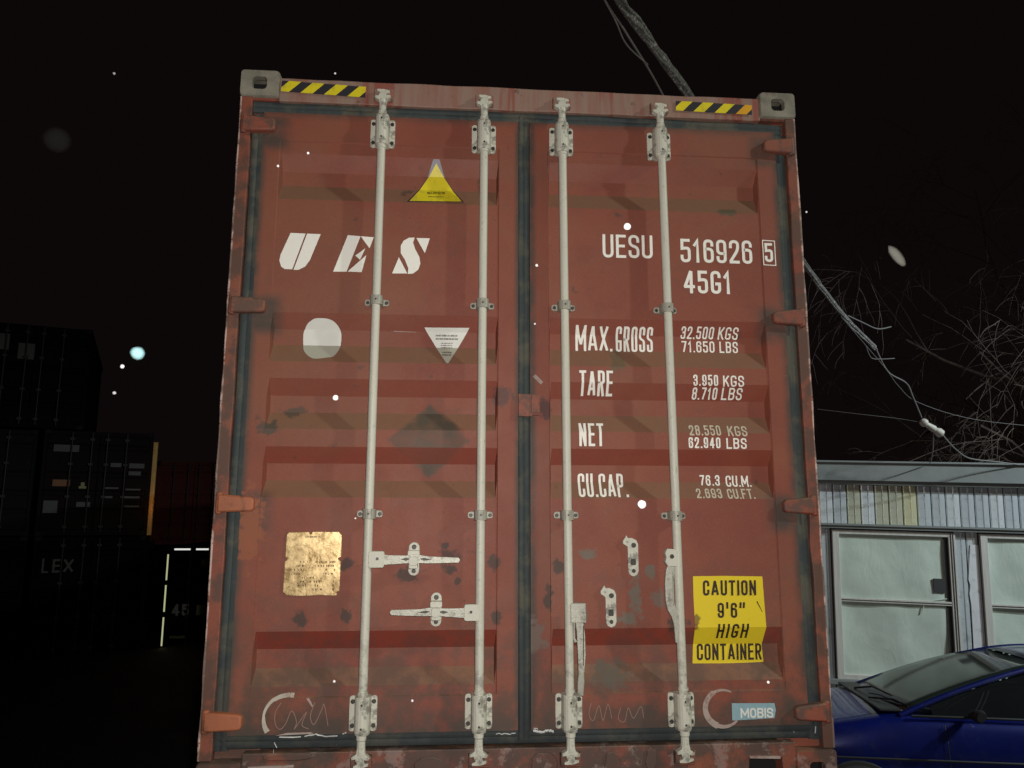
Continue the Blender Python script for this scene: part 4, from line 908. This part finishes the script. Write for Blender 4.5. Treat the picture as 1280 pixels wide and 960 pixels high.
def car_build():
    def lerp_tab(tab, x):
        if x <= tab[0][0]: return tab[0][1]
        for (a, va), (b, vb) in zip(tab[:-1], tab[1:]):
            if x <= b: t = (x-a)/(b-a); t = t*t*(3-2*t); return va + (vb-va)*t
        return tab[-1][1]
    TOP = [(-2.25, .58), (-2.18, .72), (-2.0, .80), (-1.6, .89), (-1.05, .975), (-.9, .985), (1.5, 1.0), (1.75, 1.02), (2.15, .98), (2.26, .80)]
    HW = [(-2.25, .55), (-2.15, .70), (-1.9, .80), (-1.4, .85), (0, .865), (1.5, .85), (2.1, .78), (2.26, .62)]
    xs = [-2.25, -2.2, -2.1, -1.95, -1.8, -1.6, -1.4, -1.2, -1.05, -.9, -.6, -.3, 0, .3, .6, .9, 1.2, 1.5, 1.75, 1.95, 2.1, 2.2, 2.26]
    mb = MB(); vs = []; ring = None
    for x in xs:
        t = lerp_tab(TOP, x); h = lerp_tab(HW, x); hood = x < -.95
        half = [(0, .20), (h*.85, .20), (h*.97, .28), (h*1.0, .45), (h*.985, .62), (h*1.0, .72), (h*.985, t-.13), (h*.955, t-.05), (h*.89, t-.008), (h*.6, t+.022 if hood else t), (0, t+.035 if hood else t)]
        r = [(x, y, z) for y, z in half] + [(x, -y, z) for y, z in half[-2:0:-1]]; ring = len(r); vs += r
    fs = []
    for i in range(len(xs)-1):
        for k in range(ring): fs.append((i*ring+k, i*ring+(k+1) % ring, (i+1)*ring+(k+1) % ring, (i+1)*ring+k))
    fs += [tuple(range(ring)), tuple(range(len(xs)*ring-1, (len(xs)-1)*ring-1, -1))]
    mb.add(vs, fs); body = mb.build('body', 'car', car, smooth=True)
    sd = body.modifiers.new('sub', 'SUBSURF'); sd.levels = 1; sd.render_levels = 2
    # greenhouse lines for the +y and -y side
    A0 = (-1.00, .73, .985); A1 = (.16, .565, 1.375); C1 = (1.05, .565, 1.365); C0 = (1.78, .70, 1.02)
    def sheet(Lf, name, mat, bx, bz, nu=8, nv=10, inset=0.0, **kw):
        mb = MB(); vs = []
        for i in range(nu+1):
            (p, q) = Lf(i/nu); p = Vector(p); q = Vector(q)
            for j in range(nv+1):
                v = j/nv; c = p.lerp(q, inset + (1-2*inset)*v); k = 1-(2*v-1)**2; vs.append((c.x + bx(i/nu)*k, c.y, c.z + bz(i/nu)*k))
        mb.add(vs, [(i*(nv+1)+j, i*(nv+1)+j+1, (i+1)*(nv+1)+j+1, (i+1)*(nv+1)+j) for i in range(nu) for j in range(nv)])
        o = mb.build(name, mat, car, smooth=True); s = o.modifiers.new('solid', 'SOLIDIFY'); s.thickness = .006; s.offset = 0; return o
    mir = lambda p: (p[0], -p[1], p[2])
    def along(a, b, t, hump=.0): a = Vector(a); b = Vector(b); c = a.lerp(b, t); c.z += hump*4*t*(1-t); return tuple(c)
    sheet(lambda t: (along(A0, A1, t, .045), mir(along(A0, A1, t, .03))), 'windscreen', 'shield', lambda t: -.09*(1-t)-.03*t, lambda t: .006*t)
    sheet(lambda t: (along(A1, C1, t, .045), mir(along(A1, C1, t, .045))), 'roof', 'car', lambda t: -.03*(1-t)+.06*t, lambda t: .020)
    sheet(lambda t: (along(C1, C0, t, .03), mir(along(C1, C0, t, .03))), 'rear_window', 'cglass', lambda t: .06, lambda t: .03)
    for s in (1, -1):
        f = (lambda p: p) if s == 1 else mir
        # side glass in two panes
        def top(x):
            if x < A1[0]: t = (x-A0[0])/(A1[0]-A0[0]); return along(A0, A1, t, .03)
            if x < C1[0]: return along(A1, C1, (x-A1[0])/(C1[0]-A1[0]), .045)
            return along(C1, C0, (x-C1[0])/(C0[0]-C1[0]), .03)
        for (xa, xb) in ((-.78, .33), (.40, 1.42)):
            mb = MB(); vs = []; n = 10
            for i in range(n+1):
                x = xa+(xb-xa)*i/n; tp = top(x); tz = tp[2]-.035; bz = .985; ty = tp[1]+.004; by = .775
                for v in (0, .5, 1): vs.append(f((x, by+(ty-by)*v+.012*4*v*(1-v), bz+(tz-bz)*v if tz > bz else bz)))
            mb.add(vs, [(3*i+j, 3*i+j+1, 3*i+j+4, 3*i+j+3) for i in range(n) for j in range(2)]); o = mb.build('side_window', 'cglass', car, smooth=True)
        mb = MB(); P = [top(-1.02+2.8*i/28) for i in range(29)]; mb.tube([f((p[0], p[1]+.006, p[2]-.008)) for p in P], .021, 8, sq=.9); mb.build('roof_pillar', 'car', car, smooth=True)
        mb = MB(); mb.tube([f((.365, .79, .97)), f((.365, top(.365)[1], top(.365)[2]-.02))], .032, 8, sq=.5); mb.build('centre_pillar', 'trim', car, smooth=True)
        mb = MB(); mb.tube([f((-.95, .800, .978)), f((0, .812, .985)), f((1.6, .79, .99))], .011, 6); mb.build('belt_trim', 'trim', car, smooth=True)
        mb = MB(); mb.tube([f((-.52, .80, 1.00)), f((-.51, .88, 1.015)), f((-.50, .95, 1.02)), f((-.50, .99, 1.02))], [.015, .04, .055, .04], 10, sq=.75); mb.build('door_mirror', 'trim', car, smooth=True)
        for hx in (-.02, .95):
            mb = MB(); mb.tube([f((hx, .872, .80)), f((hx+.03, .895, .805)), f((hx+.15, .895, .805)), f((hx+.18, .872, .80))], .012, 8); mb.build('door_handle', 'chrome', car, smooth=True)
        mb = MB(); mb.tube([f((-2.12, .62, .66)), f((-1.98, .74, .71)), f((-1.82, .80, .74))], [.05, .075, .03], 10); mb.build('headlight', 'lampglass', car, smooth=True)
        mb = MB(); mb.tube([f((2.24, .50, .80)), f((2.16, .70, .84)), f((1.98, .79, .87))], [.05, .07, .03], 10); mb.build('tail_light', 'redlens', car, smooth=True)
        for wx in (-1.38, 1.32):
            mb = MB(); y0 = .68*s; y1 = .875*s; mb.tube([(wx, y0, .32), (wx, y0+.02*s, .32), (wx, y1-.03*s, .32), (wx, y1, .32)], [.29, .32, .32, .28], 28); wh = mb.build('wheel', 'tyre', car, smooth=True)
            mb = MB(); mb.tube([(wx, y1-.02*s, .32), (wx, y1+.005*s, .32)], .20, 18)
            for k in range(5): a = 2*PI*k/5; mb.tube([(wx, y1+.008*s, .32), (wx+.17*math.cos(a), y1+.010*s, .32+.17*math.sin(a))], .022, 6)
            mb.build('rim', 'galv', wh)
    mb = MB(); mb.box(-2.27, -2.22, -.30, .30, .50, .62); mb.build('grille', 'trim', car, .01); mb = MB(); mb.box(-2.275, -2.255, -.26, .26, .36, .46); mb.build('number_plate', 'sticker', car)
    mb = MB()
    mb.tube([(-1.10, .30, 1.015), (-1.02, .0, 1.075), (-.98, -.42, 1.07)], .009, 6); mb.tube([(-1.12, -.25, 1.02), (-.99, -.50, 1.05), (-.93, -.68, 1.03)], .008, 6)
    mb.build('wiper', 'trim', car, smooth=True)
    mb = MB(); mb.box(-1.16, -.98, -.70, .70, .985, 1.008); mb.build('cowl', 'trim', car, .01)
    for s in (1, -1):
        for sx in (-.72, .37, 1.40):
            mb = MB(); mb.tube([(sx, .868*s, .30), (sx, .872*s, .60), (sx, .868*s, .80), (sx, .835*s, .93)], .004, 5); mb.build('door_seam', 'trim', car)
        mb = MB(); mb.tube([(-1.7, .868*s, .66), (0, .876*s, .68), (1.7, .862*s, .70)], .010, 6); mb.build('side_moulding', 'trim', car)
    for y in (.36, -.36):
        mb = MB(); mb.prism([(.05, .5), (.55, .5), (.62, 1.15), (.48, 1.18), (.38, .72), (.02, .68)], y-.22, y+.22); mb.build('seat', 'seatm', car, .03)
car_build()

# ------------------------------------------------------------------ dark container stacks at the left
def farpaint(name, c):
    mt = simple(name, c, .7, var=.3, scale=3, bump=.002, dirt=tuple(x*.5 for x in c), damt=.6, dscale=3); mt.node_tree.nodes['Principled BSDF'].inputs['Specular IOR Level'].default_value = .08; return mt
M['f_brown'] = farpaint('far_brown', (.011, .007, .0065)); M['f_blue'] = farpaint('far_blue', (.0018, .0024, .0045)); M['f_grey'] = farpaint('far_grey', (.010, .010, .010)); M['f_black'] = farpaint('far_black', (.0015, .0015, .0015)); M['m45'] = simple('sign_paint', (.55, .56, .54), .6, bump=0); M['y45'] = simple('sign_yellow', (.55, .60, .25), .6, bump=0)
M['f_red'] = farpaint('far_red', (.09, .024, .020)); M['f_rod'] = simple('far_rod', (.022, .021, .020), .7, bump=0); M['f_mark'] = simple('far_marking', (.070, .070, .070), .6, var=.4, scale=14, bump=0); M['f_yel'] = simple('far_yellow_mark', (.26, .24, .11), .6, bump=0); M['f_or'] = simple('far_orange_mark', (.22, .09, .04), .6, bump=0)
g = N('glowing_reflective_tape'); g.b.inputs['Emission Color'].default_value = (1, 1, .95, 1); g.b.inputs['Emission Strength'].default_value = .75; M['strip'] = g.done((.8, .8, .8), .5)  # glow stands in for flash light thrown back by reflective tape
g = N('glowing_reflective_tape_yellowish'); g.b.inputs['Emission Color'].default_value = (.95, .97, .55, 1); g.b.inputs['Emission Strength'].default_value = .42; M['stripy'] = g.done((.8, .8, .6), .5)
fsrc = {}
def far_container(loc, h, mat, label, marks=(), strips=(), L=6.06, rotz=0, words=()):
    t = thing('stacked_container', label, 'shipping container', loc, (0, 0, rotz), 'containers stacked in the dark yard')
    W = 1.219
    for s in (-1, 1):
        mb = MB(); a, b = sorted((s*.01, s*1.13)); zs = [.16, .3, .5, .56, .62, .68, .95, 1.01, 1.07, 1.13, 1.4, 1.46, 1.52, 1.58, h-.5, h-.44, h-.38, h-.32, h-.14]; ds = [0, 0, 0, .035, .035, 0, 0, .035, .035, 0, 0, .035, .035, 0, 0, .035, .035, 0, 0]
        vs = []
        for z, d in zip(zs, ds): vs += [(a, d, z), (b, d, z)]
        mb.add(vs, [(2*i, 2*i+1, 2*i+3, 2*i+2) for i in range(len(zs)-1)]); d_ = mb.build('door', mat, t)
        for x in (s*.17, s*.61):
            mb = MB(); mb.tube([(x, -.045, .08), (x, -.045, h-.05)], .017, 8)
            for z in (.22, .95, 1.75, h-.22): mb.box(x-.05, x+.05, -.06, -.001, z-.03, z+.03)
            mb.build('locking_rod', 'f_rod', d_)
        mb = MB(); mb.box(*sorted((s*1.14, s*W)), -.005, .14, .118, h-.118); mb.build('corner_post', mat, t)
        mb = MB(); vs = []; prof = []; y = .14
        while y < L-.2: prof += [(1.205, y), (1.205, y+.07), (1.175, y+.11), (1.175, y+.18)]; y += .22
        for x, yy in prof: vs += [(s*x, yy, .12), (s*x, yy, h-.06)]
        mb.add(vs, [(2*i, 2*i+2, 2*i+3, 2*i+1) for i in range(len(prof)-1)]); mb.box(*sorted((s*1.16, s*W)), .16, L, 0, .13); mb.box(*sorted((s*1.16, s*W)), .16, L, h-.07, h); mb.build('side_wall', mat, t)
        for z in (0, h-.118):
            mb = MB(); mb.box(*sorted((s*1.06, s*(W+.003))), -.012, .155, z, z+.118); mb.disc(s*1.14, -.012, z+.06, .035, .002, 1); mb.build('corner_casting', ['f_grey', 'black'], t, .008)
    mb = MB(); mb.box(-1.06, 1.06, -.006, .1, h-.13, h-.02); mb.build('door_header', mat, t); mb = MB(); mb.box(-1.06, 1.06, -.006, .1, .01, .15); mb.build('door_sill', mat, t)
    mb = MB(); mb.box(-1.15, 1.15, .101, L, h-.05, h-.03); mb.box(-1.15, 1.15, .101, L, .03, .06); mb.box(-1.15, 1.15, L-.05, L, .06, h-.05); mb.build('roof', mat, t)
    for (x0, x1, z0, z1, mt) in marks:
        mb = MB(); mb.box(x0, x1, -.004, .034, z0, z1); mb.build('marking', mt, t)
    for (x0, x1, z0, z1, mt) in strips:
        mb = MB(); mb.box(x0, x1, -.022, -.013, z0, z1); mb.build('reflective_tape', mt, t)
    for (s, x0, x1, z0, z1, tk, mt) in words:
        mb = MB()
        for k, st in enumerate(text_quads(s, x0, x1, z0, z1, tk)):
            for qd in st: mb.add([(p.x, -.006-k*.0004, p.y) for p in qd], [(0, 1, 2, 3)])
        mb.build('lettering', mt, t)
    return t
Y2 = 17.0; XC = -9.15; G = -.82; SA = math.radians(21)
def SP(dx, dy, z): return (XC + dx*math.cos(SA) - dy*math.sin(SA), Y2 + dx*math.sin(SA) + dy*math.cos(SA), z)
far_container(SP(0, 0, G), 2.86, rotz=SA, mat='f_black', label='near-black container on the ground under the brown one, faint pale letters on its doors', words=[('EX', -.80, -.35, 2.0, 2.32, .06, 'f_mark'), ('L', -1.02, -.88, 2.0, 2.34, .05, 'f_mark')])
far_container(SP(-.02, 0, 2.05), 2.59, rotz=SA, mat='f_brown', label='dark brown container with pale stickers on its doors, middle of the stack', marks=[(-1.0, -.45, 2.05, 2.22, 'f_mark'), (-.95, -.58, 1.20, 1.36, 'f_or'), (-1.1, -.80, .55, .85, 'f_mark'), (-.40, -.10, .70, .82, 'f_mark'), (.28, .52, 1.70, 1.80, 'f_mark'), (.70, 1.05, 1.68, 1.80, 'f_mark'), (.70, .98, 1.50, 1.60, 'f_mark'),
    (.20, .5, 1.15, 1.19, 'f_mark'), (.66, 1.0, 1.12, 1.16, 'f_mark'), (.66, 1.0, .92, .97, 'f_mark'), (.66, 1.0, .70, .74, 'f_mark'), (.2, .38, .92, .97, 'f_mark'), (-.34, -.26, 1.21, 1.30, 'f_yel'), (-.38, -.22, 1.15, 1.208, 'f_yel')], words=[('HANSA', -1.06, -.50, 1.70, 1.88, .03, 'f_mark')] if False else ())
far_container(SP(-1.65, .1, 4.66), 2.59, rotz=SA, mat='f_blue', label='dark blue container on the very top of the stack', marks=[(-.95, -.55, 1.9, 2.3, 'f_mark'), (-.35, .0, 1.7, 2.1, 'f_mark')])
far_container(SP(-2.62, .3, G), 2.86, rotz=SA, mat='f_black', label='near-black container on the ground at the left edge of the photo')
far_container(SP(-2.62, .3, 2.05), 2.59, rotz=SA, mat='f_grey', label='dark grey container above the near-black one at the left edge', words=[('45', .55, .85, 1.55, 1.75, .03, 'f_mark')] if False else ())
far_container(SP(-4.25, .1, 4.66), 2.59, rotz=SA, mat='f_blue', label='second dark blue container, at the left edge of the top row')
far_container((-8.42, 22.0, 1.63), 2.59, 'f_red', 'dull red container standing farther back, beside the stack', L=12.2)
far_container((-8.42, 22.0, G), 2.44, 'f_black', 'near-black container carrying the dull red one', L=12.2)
far_container((-6.10, Y2-.1, -.82), 2.62, 'f_black', 'black container with bright white reflective tape around its doors and a 45 sign',
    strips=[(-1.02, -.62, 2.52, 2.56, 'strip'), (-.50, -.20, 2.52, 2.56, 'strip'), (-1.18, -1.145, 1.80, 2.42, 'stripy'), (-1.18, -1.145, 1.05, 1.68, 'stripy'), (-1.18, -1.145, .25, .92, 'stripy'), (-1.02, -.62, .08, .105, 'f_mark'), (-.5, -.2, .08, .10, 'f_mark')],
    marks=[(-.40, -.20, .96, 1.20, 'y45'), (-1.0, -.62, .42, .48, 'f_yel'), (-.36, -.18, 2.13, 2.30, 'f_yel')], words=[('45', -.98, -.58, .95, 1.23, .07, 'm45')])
M['post'] = simple('orange_glow_colour', (.75, .45, .15), .6)  # orange colour stands in for sodium light on the container edge
mb = MB(); mb.box(-.045, .045, -.045, .045, 0, 2.35); mb.box(-.055, .055, -.055, .055, 2.35, 2.37); p_ = mb.build('orange_glow_post', 'post', None, .01); p_.location = SP(1.262, .06, 2.045)  # added post in place of the brown container's orange-lit corner post
tag(p_, 'made-up slim post standing in for the orange-lit edge of the brown container', 'post')
# ------------------------------------------------------------------ snowflakes caught by the flash
fl = [((-.1, -2.295, 2.925), .0044), ((-.102, -2.337, 2.613), .0046), ((-.443, -2.135, 2.748), .004), ((-.509, -2.051, 3.118), .0022), ((-.551, -2.05, 3.097), .002), ((-.511, -1.843, 3.371), .002), ((-.169, -1.981, 2.981), .0025),
      ((-1.04, -1.515, 3.546), .003), ((-.716, -2.114, 2.788), .003), ((-.841, -1.839, 2.795), .003), ((.329, -1.856, 3.135), .002), ((-.471, -1.851, 2.348), .0024), ((-.351, -1.847, 2.317), .0022), ((.148, -2.021, 2.373), .0022), ((-.463, -1.724, 2.595), .002), ((-.159, -1.859, 2.919), .0018)]
def soft(g, a):
    lw = g.n.new('ShaderNodeLayerWeight'); lw.inputs['Blend'].default_value = .5
    g.set(g.b.inputs['Alpha'], g.math('MULTIPLY', g.ramp(g.math('SUBTRACT', 1.0, lw.outputs['Facing']), .0, .9), a))
g = N('snow_crystal'); soft(g, .16); M['flake'] = g.done((.85, .85, .88), .8); g = N('bluish_snow_crystal'); soft(g, .05); M['flakeb'] = g.done((.40, .72, .78), .8); g = N('faint_snow_crystal'); soft(g, .004); M['flakec'] = g.done((.85, .85, .75), .8)
def flake(loc, r, mt, seed, stretch=(1, 1, 1)):
    bm = bmesh.new(); bmesh.ops.create_icosphere(bm, subdivisions=2, radius=r)
    for v in bm.verts: v.co *= 1 + .18*mnoise.noise(v.co*600 + Vector((seed, 0, 0))); v.co = Vector((v.co.x*stretch[0], v.co.y*stretch[1], v.co.z*stretch[2]))
    me = bpy.data.meshes.new('snowflake'); bm.to_mesh(me); bm.free(); me.polygons.foreach_set('use_smooth', [True]*len(me.polygons)); me.materials.append(M[mt]); o = bpy.data.objects.new('snowflake', me); COL.objects.link(o); o.location = loc; return o
FLAB = ['large white snowflake just above the letters UESU', 'largest white snowflake, below the words CU.CAP.', 'white snowflake below the round white sticker', 'tiny snowflake left of the top of the first locking rod', 'tiny snowflake on the panel seam near the top left hinge',
 'tiny snowflake in the black sky above the left hazard tape', 'small snowflake over the middle gasket, right of the logo', 'small snowflake highest at the left, alone in the black sky', 'small snowflake close beside the pale blue one', 'small snowflake lowest of three in the sky by the blue container',
 'tiny snowflake in the sky just right of the container corner', 'tiny snowflake beside the left scraped ring', 'tiny snowflake low between the two left rods', 'tiny snowflake below the yellow caution sticker', 'tiny snowflake right of the brass plate', 'tiny snowflake over the right door beside the third rod']
for k, (p, r) in enumerate(fl): tag(flake(p, r, 'flake', k), FLAB[k], 'snowflake', 'snowflakes falling in the flash light')
tag(flake((-.515, -2.567, 2.714), .0052, 'flakeb', 30), 'large pale blue snowflake in the dark sky left of the container', 'snowflake')
g = N('ghostly_snow_crystal'); soft(g, .00022); M['flaked'] = g.done((.85, .85, .9), .8)
tag(flake((-.509, -2.708, 2.802), .0075, 'flaked', 33), 'very faint blurred snowflake high in the sky at the left edge', 'snowflake')
o = flake((-.041, -2.708, 2.75), .0030, 'flakec', 31, (1, 1, 2.5)); o.rotation_euler = (0, math.radians(-35), 0); tag(o, 'large blurred snowflake in the dark sky right of the container', 'snowflake')
